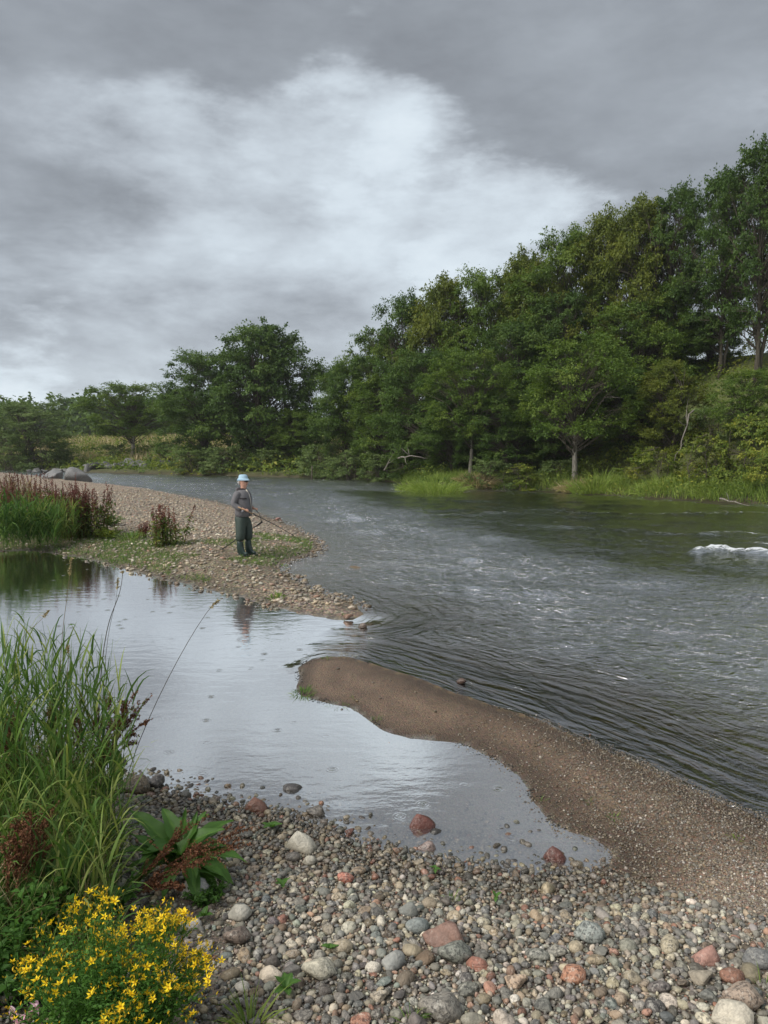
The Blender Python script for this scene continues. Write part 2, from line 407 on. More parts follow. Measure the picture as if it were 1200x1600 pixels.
# ------------------------------------------------------------------ water
x, y, q = fan(0, -1, -60, 62, 520, 3.6, 230, 500)
hg, dA, dB, dC = ground(x, y, True)
far = sm(6, 30, y)
dl = -np.maximum(dA, dB)                       # metres off the near shore
POOL = px((-900, 830), (300, 830), (470, 935), (572, 972), (520, 1005), (478, 1040), (560, 1080), (700, 1120), (820, 1160), (900, 1230), (960, 1300), (1100, 1400), (600, 1600), (-900, 1600))
calm = sm(-.6, .25, sdf(POOL, x, y) + .2 * fbm(x, y * 2, 66, 3))
riv = 1 - calm
smooth_w = sm(-1.2, 1.6, sdf(px((480, 762), (620, 798), (760, 842), (900, 880), (1060, 905), (1400, 940), (1500, 812), (1200, 791), (1000, 779), (800, 769), (660, 768)), x, y) + 1.2 * fbm(x * .5, y * .5, 88, 3))
chop = riv * (1 - .72 * smooth_w)
wave = (.050 * fbm(x * 1.5 + .5 * y, y * 1.9, 41, 3, .55) + .09 * fbm(x * .4, y * .7, 44, 3)) * (1 - .55 * smooth_w)
near_att = sm(.2, 2.2, dl)
z = riv * near_att * wave * (1 + .5 * far)
foam = np.zeros(len(x))
def ridge(pts, amp, width, fo, hump=0):
    """standing wave along a polyline"""
    global z, foam
    p = np.array([P(u, v)[:2] for u, v in pts]); best = np.full(len(x), 1e9)
    for a, b in zip(p[:-1], p[1:]):
        e = b - a; tt = np.clip(((x - a[0]) * e[0] + (y - a[1]) * e[1]) / (e @ e), 0, 1)
        best = np.minimum(best, (x - a[0] - tt * e[0]) ** 2 + (y - a[1] - tt * e[1]) ** 2)
    d = np.sqrt(best) + .25 * width * fbm(x * 2.5, y * 2.5, 77, 3)
    g = np.exp(-(d / width) ** 2); z = z + amp * g * (.5 + .6 * vn(x * 2.3, y * 2.3, 5) + .5 * vn(x * 7, y * 7, 6)); foam = np.maximum(foam, fo * np.exp(-(d / width) ** 2 * .7))
ridge([(1092, 862), (1125, 858), (1150, 863), (1200, 868), (1260, 872), (1400, 872)], .13, .20, .92)
ridge([(1100, 835), (1150, 832), (1200, 838), (1270, 840)], .03, .30, .58)
ridge([(1180, 848), (1230, 852)], .04, .22, .70)
ridge([(1120, 872), (1180, 880), (1260, 886)], .04, .5, .50)
ridge([(640, 806), (760, 803), (900, 802), (1000, 803), (1100, 803), (1200, 802)], .04, .35, .52)
ridge([(860, 778), (960, 781), (1040, 784)], .03, .35, .48)
ridge([(880, 795), (800, 800), (700, 812)], .05, .8, .40)
ridge([(660, 780), (760, 784)], .03, .5, .42)
ridge([(200, 745), (330, 749), (420, 752)], .03, 1.2, .42)
ridge([(1010, 832), (1060, 834)], .04, .25, .52)
foam = np.maximum(foam, (.34 - .12 * smooth_w) * riv * sm(.6, 3, dl) * (1 + .35 * vn(x * .4, y * .4, 99)))
keep = ((hg < .06)[q]).any(1)
q = q[keep]; used = np.unique(q); rm = -np.ones(len(x), int); rm[used] = np.arange(len(used)); q = rm[q]
wm, t, o = newmat('water')
pos = t.new('ShaderNodeNewGeometry').outputs['Position']
cal = t.attr('calm'); fo = t.attr('foam'); dl_ = t.attr('shore')
rv = t.math('SUBTRACT', 1.0, cal)
pa = t.vmath('MULTIPLY', pos, (1.0, 1.15, 0)); chp = t.attr('chop')
nA = t.noise(pa, 4.0, 4, .55, 1.4); nB = t.noise(pa, 12.0, 3, .55, 1.0)
cx = t.new('ShaderNodeCombineXYZ'); sx = t.new('ShaderNodeSeparateXYZ'); t.link(pos, sx.inputs[0])
t.link(t.math('MULTIPLY', dl_, 6.2), cx.inputs[0]); t.link(t.math('MULTIPLY', sx.outputs[0], 1.3), cx.inputs[1]); t.link(t.math('MULTIPLY', sx.outputs[1], .9), cx.inputs[2])
nC = t.noise(cx.outputs[0], 1.0, 3, .5, .6)
shore = t.math('MULTIPLY', t.rng(dl_, .5, 2.9, 1, 0, True), t.rng(sx.outputs[1], 9.5, 15, 1, .15))
hR = t.math('ADD', t.math('MULTIPLY', nA, .105), t.math('MULTIPLY', nB, .038))
hR = t.math('MULTIPLY', t.math('MULTIPLY', hR, chp), t.rng(shore, 0, 1, 1, .22))
hR = t.math('ADD', hR, t.math('MULTIPLY', t.math('MULTIPLY', nC, shore), .105))
hR = t.math('MULTIPLY', hR, rv)
pr = t.noise(t.vmath('MULTIPLY', pos, (1, 2.2, 0)), 3.0, 3, .5); pf = t.noise(pos, 22, 2, .5)
vd = t.vor(t.vmath('MULTIPLY', pos, (1, 1, 0)), 3.2)
ring = t.math('MULTIPLY', t.math('SINE', t.math('MULTIPLY', vd, 95.0)), t.rng(vd, .04, .2, .0009, 0))
hP = t.math('ADD', t.math('ADD', t.math('MULTIPLY', pr, .0028), t.math('MULTIPLY', pf, .0007)), ring)
hh = t.math('ADD', hR, t.math('MULTIPLY', hP, cal))
bn = t.bump(hh, 1.0, 1.0)
fr = t.new('ShaderNodeFresnel'); t.link(bn, fr.inputs['Normal'])
fr.inputs['IOR'].default_value = 2.9
lw = t.new('ShaderNodeLayerWeight'); lw.inputs[0].default_value = .5; t.link(bn, lw.inputs['Normal'])
fp_ = t.rng(lw.outputs['Facing'], .38, .80, .34, .93)
fv_ = t.rng(lw.outputs['Facing'], .18, .85, .28, .97)
frv = t.mix(shore, fv_, fr.outputs[0])
fac_w = t.math('ADD', t.math('MULTIPLY', frv, rv), t.math('MULTIPLY', fp_, cal))
glo = t.new('ShaderNodeBsdfGlossy'); t.put(glo.inputs[0], (1, 1, 1)); t.link(t.rng(cal, 0, 1, .11, .05), glo.inputs['Roughness']); t.link(bn, glo.inputs['Normal'])
trn = t.new('ShaderNodeBsdfTransparent'); t.put(trn.inputs[0], (.93, .9, .84))
mx = t.new('ShaderNodeMixShader'); t.link(fac_w, mx.inputs[0]); t.link(trn.outputs[0], mx.inputs[1]); t.link(glo.outputs[0], mx.inputs[2])
fn = t.noise(t.vmath('MULTIPLY', pos, (1, 2.2, 0)), 5.5, 8, .75, .6)
ff = t.rng(t.math('ADD', fn, t.math('MULTIPLY', fo, .42)), .76, .86, 0, 1)
fd = t.new('ShaderNodeBsdfDiffuse'); t.link(t.mix(t.noise(pos, 14, 4, .7), (.36, .38, .39), (.72, .74, .75)), fd.inputs[0]); t.link(bn, fd.inputs['Normal'])
mx2 = t.new('ShaderNodeMixShader'); t.link(ff, mx2.inputs[0]); t.link(mx.outputs[0], mx2.inputs[1]); t.link(fd.outputs[0], mx2.inputs[2])
t.link(mx2.outputs[0], o.inputs[0])
va = t.new('ShaderNodeVolumeAbsorption'); t.put(va.inputs[0], (.42, .33, .20)); va.inputs[1].default_value = .8
t.link(va.outputs[0], o.inputs['Volume'])
wo = mk('river_water', np.stack([x, y, z], -1)[used], q, wm, extra={'calm': calm[used], 'chop': chop[used], 'foam': foam[used], 'shore': dl[used]})
tag(wo, kind='structure')

# ------------------------------------------------------------------ trees
def strip_leaves(n, base, dirn, L, W, S, droop, r, up=None, fold=0.0, prof=None, tint=None):
    """n curved strips; base (n,3), dirn (n,3) unit; L,W,droop (n,)"""
    tt = np.linspace(0, 1, S + 1)
    side = unit(np.cross(dirn, np.array([0, 0, 1.]) + .001) + r.normal(size=(n, 3)) * .25)
    p = np.empty((n, S + 1, 3)); cur = base.copy(); d = dirn.copy(); p[:, 0] = cur
    for i in range(1, S + 1):
        d = d + np.array([0, 0, -1.]) * (droop / S)[:, None] * (.4 + 1.2 * i / S); d = unit(d)
        cur = cur + d * (L / S)[:, None]; p[:, i] = cur
    pr = prof if prof is not None else np.clip(1.15 - tt ** 1.6 * 1.15, .02, 1) * np.clip(.55 + tt * 3, 0, 1)
    wv = side[:, None] * (W[:, None] * pr[None])[:, :, None] * .5
    v = np.stack([p - wv, p + wv], 2).reshape(n, -1, 3)
    k = np.arange(S) * 2; f = np.stack([k, k + 1, k + 3, k + 2], -1)
    q = (np.arange(n)[:, None, None] * (2 * (S + 1)) + f[None]).reshape(-1, 4)
    tn = np.repeat(tint if tint is not None else r.random(n), 2 * (S + 1))
    return v.reshape(-1, 3), q, tn
def kites(pos, dirn, nrm, L, W, tint):
    side = unit(np.cross(dirn, nrm)); a = pos; m = pos + dirn * (L * .45)[:, None]
    tip = pos + unit(dirn + np.array([0, 0, -.35])) * L[:, None]
    v = np.stack([a, m + side * (W * .5)[:, None], tip, m - side * (W * .5)[:, None]], 1)
    return v
def tree_parts(seed, H=12, Rr=4.2, z0=.12, nclump=90, nleaf=230, leaf=.165, trunks=1, shape='round', clump=1.15, mat='leaf_dark', bark='bark', trad=.22, lean=(0, 0), flat=.78):
    r = np.random.default_rng(seed)
    wood = MB(); fol = MB(); br_ = MB(); limbs = []
    tr = []
    for k in range(trunks):
        n = 9; zz = np.linspace(0, H * .9, n)
        ox, oy = (r.normal(size=2) * (.35 if trunks > 1 else .05))
        lx, ly = lean[0] + r.normal() * (.10 if trunks > 1 else .03), lean[1] + r.normal() * (.10 if trunks > 1 else .03)
        ps = np.stack([ox + lx * zz + np.cumsum(r.normal(size=n) * .07), oy + ly * zz + np.cumsum(r.normal(size=n) * .07), zz], -1)
        ps[0, 2] = -.5
        wood.tube(ps, trad * (1 - .1 * (trunks - 1)) * (1 - np.linspace(0, 1, n) ** 1.1 * .93) * (1 + .4 * np.exp(-zz * 2)), 7, .5); tr.append(ps)
    cs = []
    tries = 0
    while len(cs) < nclump and tries < 6000:
        tries += 1
        u = r.random(); zc = z0 + (1 - z0) * u ** .85
        t_ = (zc - z0) / (1 - z0)
        if shape == 'round': prof = math.sqrt(max(0, 1 - abs(2 * (t_ - .42) / 1.22) ** 2.2))
        elif shape == 'dome': prof = math.sqrt(max(0, 1 - t_ ** 2)) * min(1, .62 + 1.6 * t_)
        elif shape == 'cone': prof = max(0, 1 - t_) ** .6 * (.65 + .35 * min(1, t_ * 5))
        else: prof = (max(0, 1 - t_ ** 2.4)) ** .6 * (.55 + .45 * min(1, t_ * 2.5))
        a = r.random() * 6.283
        lob = 1 + .25 * math.sin(a * 2 + seed) + .17 * math.sin(a * 3 + seed * 2.3 + zc * 5)
        rad = Rr * prof * lob * (r.random() ** .38)
        c = np.array([math.cos(a) * rad + lean[0] * zc * H, math.sin(a) * rad + lean[1] * zc * H, zc * H])
        if any(np.linalg.norm((c - o) * np.array([1, 1, 1.7])) < clump * .46 for o in cs): continue
        cs.append(c)
    cs = np.array(cs)
    for c in cs:
        ps = tr[int(r.integers(len(tr)))]
        zb = max(.06 * H, c[2] * (.55 + .25 * r.random()) - .12 * np.hypot(c[0], c[1]))
        b = np.array([np.interp(zb, ps[:, 2], ps[:, 0]), np.interp(zb, ps[:, 2], ps[:, 1]), zb])
        mid = (b + c) / 2 + r.normal(size=3) * .25 + np.array([0, 0, .12 * np.linalg.norm(c - b)])
        pts = np.array([b, (b * .5 + mid * .5) + r.normal(size=3) * .1, mid, (mid * .4 + c * .6) + r.normal(size=3) * .1, c])
        br_.tube(pts, np.array([.06, .045, .03, .018, .007]) * (H / 12) * (.6 + .8 * trad / .22 * .5), 5, .5, cap=False)
        for k in range(3):
            e = c + rand_dirs(1, r)[0] * np.array([1, 1, .4]) * clump * .8
            br_.tube(np.array([mid, (mid + e) / 2 + r.normal(size=3) * .1, e]), np.array([.014, .010, .004]), 3, .5, cap=False)
    for c in cs:
        s = clump * (.65 + .7 * r.random()); n = int(nleaf * (s / clump) ** 2 * (.8 + .4 * r.random()))
        out = np.array([c[0] - lean[0] * c[2], c[1] - lean[1] * c[2], 0.0]); rr = np.linalg.norm(out); out = out / (rr + 1e-6)
        # several small twigs per clump: leaves hug the twigs
        nt = max(5, n // 20); te = rand_dirs(nt, r) * np.array([1, 1, flat]) * s * (r.random((nt, 1)) ** .35)
        te[:, 2] = te[:, 2] * .8 - .10 * (te[:, 0] ** 2 + te[:, 1] ** 2) + .05; te += out * .25 * s
        idx = r.integers(nt, size=n); f = r.random(n) ** .6
        pos = c + te[idx] * f[:, None] + r.normal(size=(n, 3)) * np.array([.10, .10, .055]) * s
        dirn = unit(te[idx] + r.normal(size=(n, 3)) * .5 * s + np.array([0, 0, -.12]))
        nrm = unit(np.array([0, 0, 1.]) + out * .35 + r.normal(size=(n, 3)) * .45)
        L = leaf * (.7 + .6 * r.random(n)); tint = np.clip(.42 + .17 * r.normal() + r.normal(size=n) * .18, 0, 1)
        fol.quads(kites(pos, dirn, nrm, L, L * .72, tint), tint)
    return wood, fol, br_
def make_tree(name, mat='leaf_dark', bark='bark', **kw):
    wood, fol, br_ = tree_parts(**kw)
    root = empty(name)
    wood.build('trunk', M[bark], root); fol.build('crown', M[mat], root, smooth=False); br_.build('branchwork', M['bark'], root)
    root['_R'] = kw.get('Rr', 4.2); root['_H'] = kw.get('H', 12)
    return root
protos = {
    'a': dict(seed=1, z0=.05, nclump=150, nleaf=320, shape='round', mat='leaf_mid', trunks=3),
    'b': dict(seed=2, z0=.05, nclump=150, nleaf=320, shape='top', mat='leaf_olive', trunks=2),
    'c': dict(seed=3, z0=.05, nclump=145, nleaf=320, shape='round', mat='leaf_dark', trunks=2),
    'd': dict(seed=4, z0=.22, nclump=145, nleaf=190, shape='top', mat='leaf_dark', trunks=3, clump=1.0),
    'e': dict(seed=5, z0=.38, nclump=115, nleaf=260, shape='round', mat='leaf_mid', bark='palebark', trad=.24),
    'f': dict(seed=8, z0=.07, nclump=260, nleaf=270, shape='dome', mat='leaf_dark', Rr=5.6, trunks=2, leaf=.2, clump=1.25),
    'w': dict(seed=9, z0=.0, nclump=80, nleaf=330, shape='round', mat='leaf_willow', trunks=4, leaf=.16, clump=1.1, flat=.8),
    's': dict(seed=12, H=3.0, Rr=1.9, z0=.06, nclump=34, nleaf=150, shape='round', mat='leaf_mid', trunks=3, leaf=.13, clump=.62, trad=.05, flat=.7),
    't': dict(seed=13, H=3.0, Rr=1.9, z0=.06, nclump=34, nleaf=150, shape='top', mat='weed', trunks=3, leaf=.13, clump=.62, trad=.05, flat=.7),
}
made = {}
def place_tree(kind, u, vt, Y, wpx, label, name='broadleaf_tree', group=None, mat=None, rz=None, cat='tree', zdrop=.2, vbase=None):
    top = V(u, vt, Y); zb = gz(top[0], Y) - zdrop
    if vbase is not None: zb = V(u, vbase, Y)[2]
    if kind not in made:
        kw = dict(protos[kind]); made[kind] = make_tree(name, **kw); root = made[kind]
    else:
        root = copy_tree(made[kind]); root.name = name
    root.name = name
    H = root['_H']; Rr = root['_R']
    sx = (wpx / F * Y / 2) / (Rr * 1.12); sz = max(.3, (top[2] - zb) / (H * 1.03))
    root.location = (top[0], Y, zb); root.scale = (sx, sx, sz)
    root.rotation_euler = (0, 0, rz if rz is not None else random.random() * 6.28)
    tag(root, label, cat, group)
    if mat:
        for ch in root.children:
            if ch.name.startswith('crown'):
                ch.data = ch.data if ch.data.materials[0] == M[mat] else dup_mesh(ch.data, mat)
    return root
_dm = {}
def dup_mesh(me, mat):
    k = (me.name, mat)
    if k not in _dm:
        m2 = me.copy(); m2.materials.clear(); m2.materials.append(M[mat]); _dm[k] = m2
    return _dm[k]
G1 = 'broadleaf trees along the right bank'
for a in (
    ('c', 540, 566, 65, 110, 'small dark rounded tree at the left end of the wooded right bank'),
    ('a', 588, 512, 66, 130, 'mid green tree second in the skyline from the left end of the wood'),
    ('c', 642, 463, 63, 150, 'dark green tree rising third along the climbing skyline of the wood'),
    ('b', 698, 428, 60, 150, 'olive green tree with feathery top above the yellow grass tuft by the river'),
    ('a', 762, 420, 59, 150, 'green tree on the skyline above the pale broken trunk'),
    ('b', 824, 390, 57, 150, 'olive tree with ragged top halfway up the sloping skyline'),
    ('a', 884, 357, 55, 160, 'tall green tree behind the tree with the bare pale trunk'),
    ('b', 948, 328, 53, 160, 'tall olive tree with yellowish top sprays right of the middle of the wood'),
    ('b', 1008, 304, 51, 160, 'tall olive tree with two pointed tops high on the skyline'),
    ('d', 1064, 288, 50, 150, 'tall thin-crowned tree with sky showing between its branches'),
    ('d', 1138, 262, 47, 150, 'open dark tree on the bank top with bare limbs against the sky'),
    ('d', 1198, 214, 44, 170, 'tallest dark tree at the right edge of the photo'),
    ('d', 1275, 205, 44, 170, 'tall dark tree half cut off by the right edge of the photo'),
    ('a', 603, 585, 61, 140, 'low spreading green tree overhanging the far water bend'),
    ('c', 668, 545, 55, 150, 'dark tree with drooping boughs behind the yellow grass tuft'),
    ('e', 738, 545, 50, 130, 'tree with a pale broken trunk and light green lower boughs'),
    ('c', 812, 505, 53, 150, 'dark bushy tree between the two pale trunks'),
    ('c', 872, 455, 53, 140, 'dense dark tree in the middle layer behind the pale trunk'),
    ('e', 902, 527, 45, 190, 'light green tree with one bare pale trunk near the water'),
    ('a', 990, 470, 49, 150, 'mid green tree right of the pale trunk on the slope'),
    ('a', 1050, 440, 50, 130, 'mid green tree below the gap of sky in the wood'),
    ('b', 1048, 560, 43, 120, 'young yellow green tree with thin bare stems on the slope'),
    ('e', 1172, 575, 39, 110, 'young light green tree near the right edge under the tall dark tree'),
    ('c', 705, 610, 52, 110, 'low dark tree in the shade behind the yellow grass tuft'),
    ('c', 790, 610, 50, 130, 'low dark tree shading the bank below the olive tree'),
    ('c', 980, 575, 47, 150, 'low dark tree in the shadow right of the pale trunk'),
    ('c', 1110, 520, 49, 110, 'dark bush-like tree on the slope under the open dark tree'),
    ('c', 640, 640, 58, 110, 'low dark tree with boughs touching the water of the far bend'),
    ('c', 865, 590, 50, 130, 'low dark tree just left of the bare pale trunk'),
): place_tree(*a, group=G1)
for r_ in [o for o in COL.objects if o.get('group') == G1]: pass
place_tree('f', 418, 503, 77, 205, 'large dark green tree standing alone at the river bend behind the angler', rz=.6)
place_tree('a', 318, 548, 80, 150, 'lighter green tree leaning left beside the large dark tree at the bend', group=None, mat='leaf_dark')
place_tree('a', 462, 640, 74, 90, 'low dark tree under the right side of the large dark tree')
place_tree('e', 205, 598, 92, 130, 'wide airy tree with leaning grey trunk on the far meadow bank', rz=2)
place_tree('w', 48, 625, 93, 160, 'pale green willow bush on the far bank at the left edge')
place_tree('w', -34, 640, 95, 120, 'pale green willow cut off by the left edge of the photo')
for (u, vt, Y, wd, k, lab) in (
    (12, 672, 90, 80, 's', 'pale grey green willow scrub at the water on the left edge'),
    (70, 668, 90, 90, 's', 'pale grey green willow scrub behind the boulders'),
    (300, 700, 74, 80, 's', 'grey green willow shrub at the water left of the large dark tree'),
    (345, 695, 73, 80, 's', 'rounded shrub at the foot of the large dark tree'),
    (420, 700, 73, 90, 's', 'dark shrub overhanging the water behind the angler'),
    (260, 690, 84, 60, 's', 'dark shrub beside the leaning trunk on the meadow bank'),
    (500, 690, 66, 90, 's', 'dark shrub at the river bend right of the angler'),
    (548, 700, 62, 90, 's', 'dark shrub under the left end of the wood'),
    (600, 705, 59, 90, 's', 'dark shrub at the waterline left of the dead branch'),
    (175, 692, 92, 60, 's', 'round green shrub on the meadow bank above the boulders'),
    (810, 725, 46, 80, 't', 'pale green shrub on the bank right of the yellow grass tuft'),
    (765, 715, 46, 70, 's', 'dark shrub behind the bank right of the yellow grass tuft'),
    (966, 690, 47, 70, 's', 'green shrub at the foot of the bare pale trunk'),
    (872, 716, 47, 80, 's', 'low dark shrub left of the bare pale trunk'),
    (1020, 700, 40, 100, 't', 'yellow green shrub on the grassy bank right of the pale trunk'),
    (1100, 680, 38, 110, 't', 'yellow green shrub on the grassy slope'),
    (1175, 650, 37, 120, 't', 'bright yellow green shrub at the right edge of the slope'),
    (1120, 630, 41, 110, 's', 'dark shrub higher on the slope at the right'),
    (1210, 700, 34, 90, 't', 'yellow green shrub cut off by the right edge'),
    (520, 712, 64, 70, 's', 'low shrub by the grey post at the water edge'),
): place_tree(k, u, vt, Y, wd, lab, name='bank_shrub', cat='shrub', mat='leaf_willow' if 'willow scrub' in lab else None, group='shrubs along the river banks')
# distant wood: one mass
dw = MB(); r = np.random.default_rng(55)
for i in range(46):
    u = -140 + i * 15 + r.normal() * 5; Y = 190 + r.random() * 40
    vt = np.interp(u, [-140, 0, 35, 62, 90, 130, 175, 240, 300, 420, 600], [618, 620, 622, 636, 618, 612, 616, 610, 612, 640, 665]) + r.random() * 8
    tp = V(u, vt, Y); zb = gz(tp[0], Y); H = tp[2] - zb; n = 900
    d = rand_dirs(n, r) * (r.random((n, 1)) ** .25); d *= 1 + .22 * np.sin(d[:, :1] * 7 + i) + .18 * np.sin(d[:, 2:] * 9 + i * 2)
    pos = np.array([tp[0], Y, zb + H * .52]) + d * np.array([5.2, 4, H * .46])
    L = .8 + .7 * r.random(n)
    dw.quads(kites(pos, unit(r.normal(size=(n, 3)) + d), unit(d + np.array([0, 0, .7]) + r.normal(size=(n, 3)) * .4), L, L * .8, None), np.clip(.35 + .18 * r.normal() + .2 * r.normal(size=n), 0, 1))
tag(dw.build('distant_wood', M['leaf_dark'], smooth=False), 'dark green wood far beyond the pale field', 'wood', kind='stuff')
# dead branches, post
def branch_thing(pts, rad, label, mat='deadwood', name='dead_branch', cat='branch', subs=3):
    b = MB(); pts = np.array(pts, float); L = np.linalg.norm(pts[-1] - pts[0]); tt = np.linspace(0, 1, len(pts))
    T = np.linspace(0, 1, 9); pp = np.stack([np.interp(T, tt, pts[:, k]) for k in range(3)], -1)
    pp[1:-1] += rng.normal(size=(7, 3)) * L * .018
    b.tube(pp, rad * (1 - T * .8), 6)
    for k in range(subs):
        i = rng.integers(2, 7); e = pp[i] + rng.normal(size=3) * L * .15 + np.array([0, 0, L * .08])
        b.tube(np.array([pp[i], (pp[i] + e) / 2 + rng.normal(size=3) * L * .02, e]), rad * np.array([.5, .35, .12]), 4)
    return tag(b.build(name, M[mat]), label, cat)
branch_thing([V(622, 716, 52), V(645, 712, 51), V(668, 716, 50.5)], .06, 'bleached dead branch sticking out over the water by the yellow grass tuft')
branch_thing([V(600, 735, 56), V(612, 712, 56), V(620, 700, 55.5)], .05, 'thin pale dead branch leaning from the water edge left of the bleached one')
branch_thing([V(934, 632, 44.9), V(948, 620, 44.6), V(972, 622, 44.2)], .05, 'bare forked limb reaching right from the pale trunk', subs=2)
branch_thing([V(1085, 640, 41), V(1065, 690, 40.5), V(1052, 735, 40)], .05, 'dead grey branch lying down the slope under the young tree', subs=5)
branch_thing([V(1125, 779, 33.6), V(1140, 783, 33.2), V(1172, 790, 32.4)], .05, 'pale driftwood stick lying at the grassy waterline', subs=1)
pb = MB(); p0 = V(487, 747, 62.0); pb.tube(np.array([p0 + (0, 0, -.4), p0 + (.02, 0, .5), p0 + (0.05, 0, 1.05)]), [.06, .06, .05], 7)
tag(pb.build('wooden_post', M['bark']), 'weathered grey post standing at the water edge of the far bend', 'post')

# ------------------------------------------------------------------ bank vegetation as masses
def scatter_ground(n, x0, x1, y0, y1, cond, r):
    xs = []; 
    while sum(len(a[0]) for a in xs) < n:
        X = x0 + (x1 - x0) * r.random(n * 2); Yy = y0 + (y1 - y0) * r.random(n * 2)
        h, dA, dB, dC = ground(X, Yy, True); k = cond(X, Yy, h, dA, dB, dC)
        xs.append((X[k], Yy[k], h[k], dA[k], dB[k], dC[k]))
        if len(xs) > 30: break
    return [np.concatenate([a[i] for a in xs])[:n] for i in range(6)]
def blades(name, n, area, cond, hgt, wid, mat, r, S=2, lean=.35, hmod=None, tmod=None, label=None, cat=None):
    X, Yy, h, dA, dB, dC = scatter_ground(n, *area, cond, r); n = len(X)
    a = r.random(n) * 6.283; le = lean * (.3 + r.random(n))
    d = unit(np.stack([np.cos(a) * le, np.sin(a) * le, np.ones(n)], -1))
    L = hgt * (.5 + .8 * r.random(n))
    if hmod is not None: L = L * hmod(X, Yy, dA, dB, dC)
    tn = np.clip(.4 + .2 * r.normal(size=n) + (tmod(X, Yy) if tmod else 0), 0, 1)
    v, q, tt = strip_leaves(n, np.stack([X, Yy, h - .02], -1), d, L, wid * (.6 + .8 * r.random(n)), S, .9 * r.random(n), r, tint=tn)
    o = mk(name, v, q, M[mat], tint=tt, smooth=False)
    return tag(o, label, cat, kind='stuff')
r = np.random.default_rng(77)
inview = lambda X, Y, m=60: (np.abs(X / Y) < (600 + m) / F)
blades('bank_grass', 15000, (0, 30, 30, 66), lambda X, Y, h, a, b, c: (c > .1) & (c < 3.2) & inview(X, Y) & (vn(X * .35, Y * .35, 8) > .25), .62, .035, 'grass_yellow', r,
       hmod=lambda X, Y, a, b, c: .5 + 1.0 * vn(X * .5, Y * .5, 3), tmod=lambda X, Y: .5 * (vn(X * .3, Y * .3, 14) - .6) - .35 * sm(52, 60, Y), label='yellow green grass fringing the right bank', cat='grass')
def weeds(name, n, area, cond, size, mound, mat, r, tmod=None, label=None):
    X, Yy, h, dA, dB, dC = scatter_ground(n, *area, cond, r); n = len(X)
    mh = mound * (.15 + 1.3 * sm(.25, .8, vn(X * .55, Yy * .55, 61)) * (.4 + .8 * vn(X * 1.7, Yy * 1.7, 62)))
    f = r.random(n) ** .5; z = h + mh * f
    out = unit(r.normal(size=(n, 3)) + np.array([0, 0, .4])); nr = unit(np.array([0, -.25, 1.]) + r.normal(size=(n, 3)) * .5)
    L = size * (.6 + .8 * r.random(n)); tn = np.clip(.38 + .18 * r.normal(size=n) + .55 * (vn(X * .35, Yy * .35, 91) - .5) + (tmod(X, Yy) if tmod else 0), 0, 1)
    m = MB(); m.quads(kites(np.stack([X, Yy, z], -1), out, nr, L, L * .6, None), tn)
    return tag(m.build(name, M[mat], smooth=False), label, 'weeds', kind='stuff')
weeds('bank_weeds', 42000, (-4, 32, 30, 72), lambda X, Y, h, a, b, c: (c > .15) & (c < 15) & inview(X, Y), .16, 1.0, 'weed', r, tmod=lambda X, Y: .15 * sm(12, 18, X) - .25 * sm(14, 4, X), label='tangled yellow green weeds covering the right bank slope')
weeds('meadow_weeds', 26000, (-62, -4, 66, 128), lambda X, Y, h, a, b, c: (c > .05) & (c < 26) & inview(X, Y), .34, 1.2, 'weed', r, label='yellow green weeds on the far meadow bank')
blades('meadow_grass', 14000, (-62, -4, 66, 125), lambda X, Y, h, a, b, c: (c > 6) & (c < 30) & inview(X, Y), 1.3, .09, 'straw', r, tmod=lambda X, Y: .3, label='straw coloured tall grass along the top of the far meadow', cat='grass')
# the bright tuft in front of the wood
def tuft(name, cx, cy, n, rad, hgt, wid, mat, label, S=3, cat='grass', seed=1, lean=.7, bare=0, elong=1.0, tb=.45):
    r = np.random.default_rng(seed); a = r.random(n) * 6.283; rr = rad * np.sqrt(r.random(n))
    X = cx + np.cos(a) * rr * elong; Yy = cy + np.sin(a) * rr; h = ground(X, Yy)
    d = unit(np.stack([np.cos(a) * lean * rr / rad + r.normal(size=n) * .12, np.sin(a) * lean * rr / rad + r.normal(size=n) * .12, np.ones(n)], -1))
    base = empty(name, (cx, cy, gz(cx, cy)))
    v, q, tt = strip_leaves(n, np.stack([X, Yy, np.maximum(h, -.05)], -1) - np.array(base.location), d, hgt * (.5 + .7 * r.random(n)), np.full(n, wid) * (.6 + .7 * r.random(n)), S, .5 + 1.1 * r.random(n), r,
                             tint=np.clip(tb + .2 * r.normal(size=n), 0, 1))
    o = mk(name, v, q, M[mat], tint=tt, smooth=False, loc=base.location); bpy.data.objects.remove(base); o.name = name
    return tag(o, label, cat)
for (u, v_, rad, hg, lab, mt, el) in (
    (652, 768, .85, .9, 'yellow green grass tuft at the waterline, leftmost lobe', 'grass_yellow', 1.2), (684, 771, 1.15, 1.25, 'large bright yellow green grass tuft standing in the shallows', 'grass_yellow', 1.2),
    (745, 766, .8, .9, 'straw coloured grass tuft just right of the large bright tuft', 'straw', 1.3), (935, 772, 1.1, 1.25, 'rusty tipped grass tuft below the bare pale trunk', 'grass_yellow', 1.2),
    (905, 770, .7, .9, 'small reddish grass tuft left of the rusty tipped one', 'straw', 1.2), (1060, 778, 1.2, .9, 'broad green grass tuft on the right bank waterline', 'grass_yellow', 1.6),
    (1150, 783, 1.2, .9, 'green grass tuft near the driftwood stick', 'grass_yellow', 1.6)):
    p = P(u, v_, 0); tuft('grass_tuft', p[0], p[1] + .6, 700, rad, hg, .035, mt, lab, seed=int(u), elong=el)

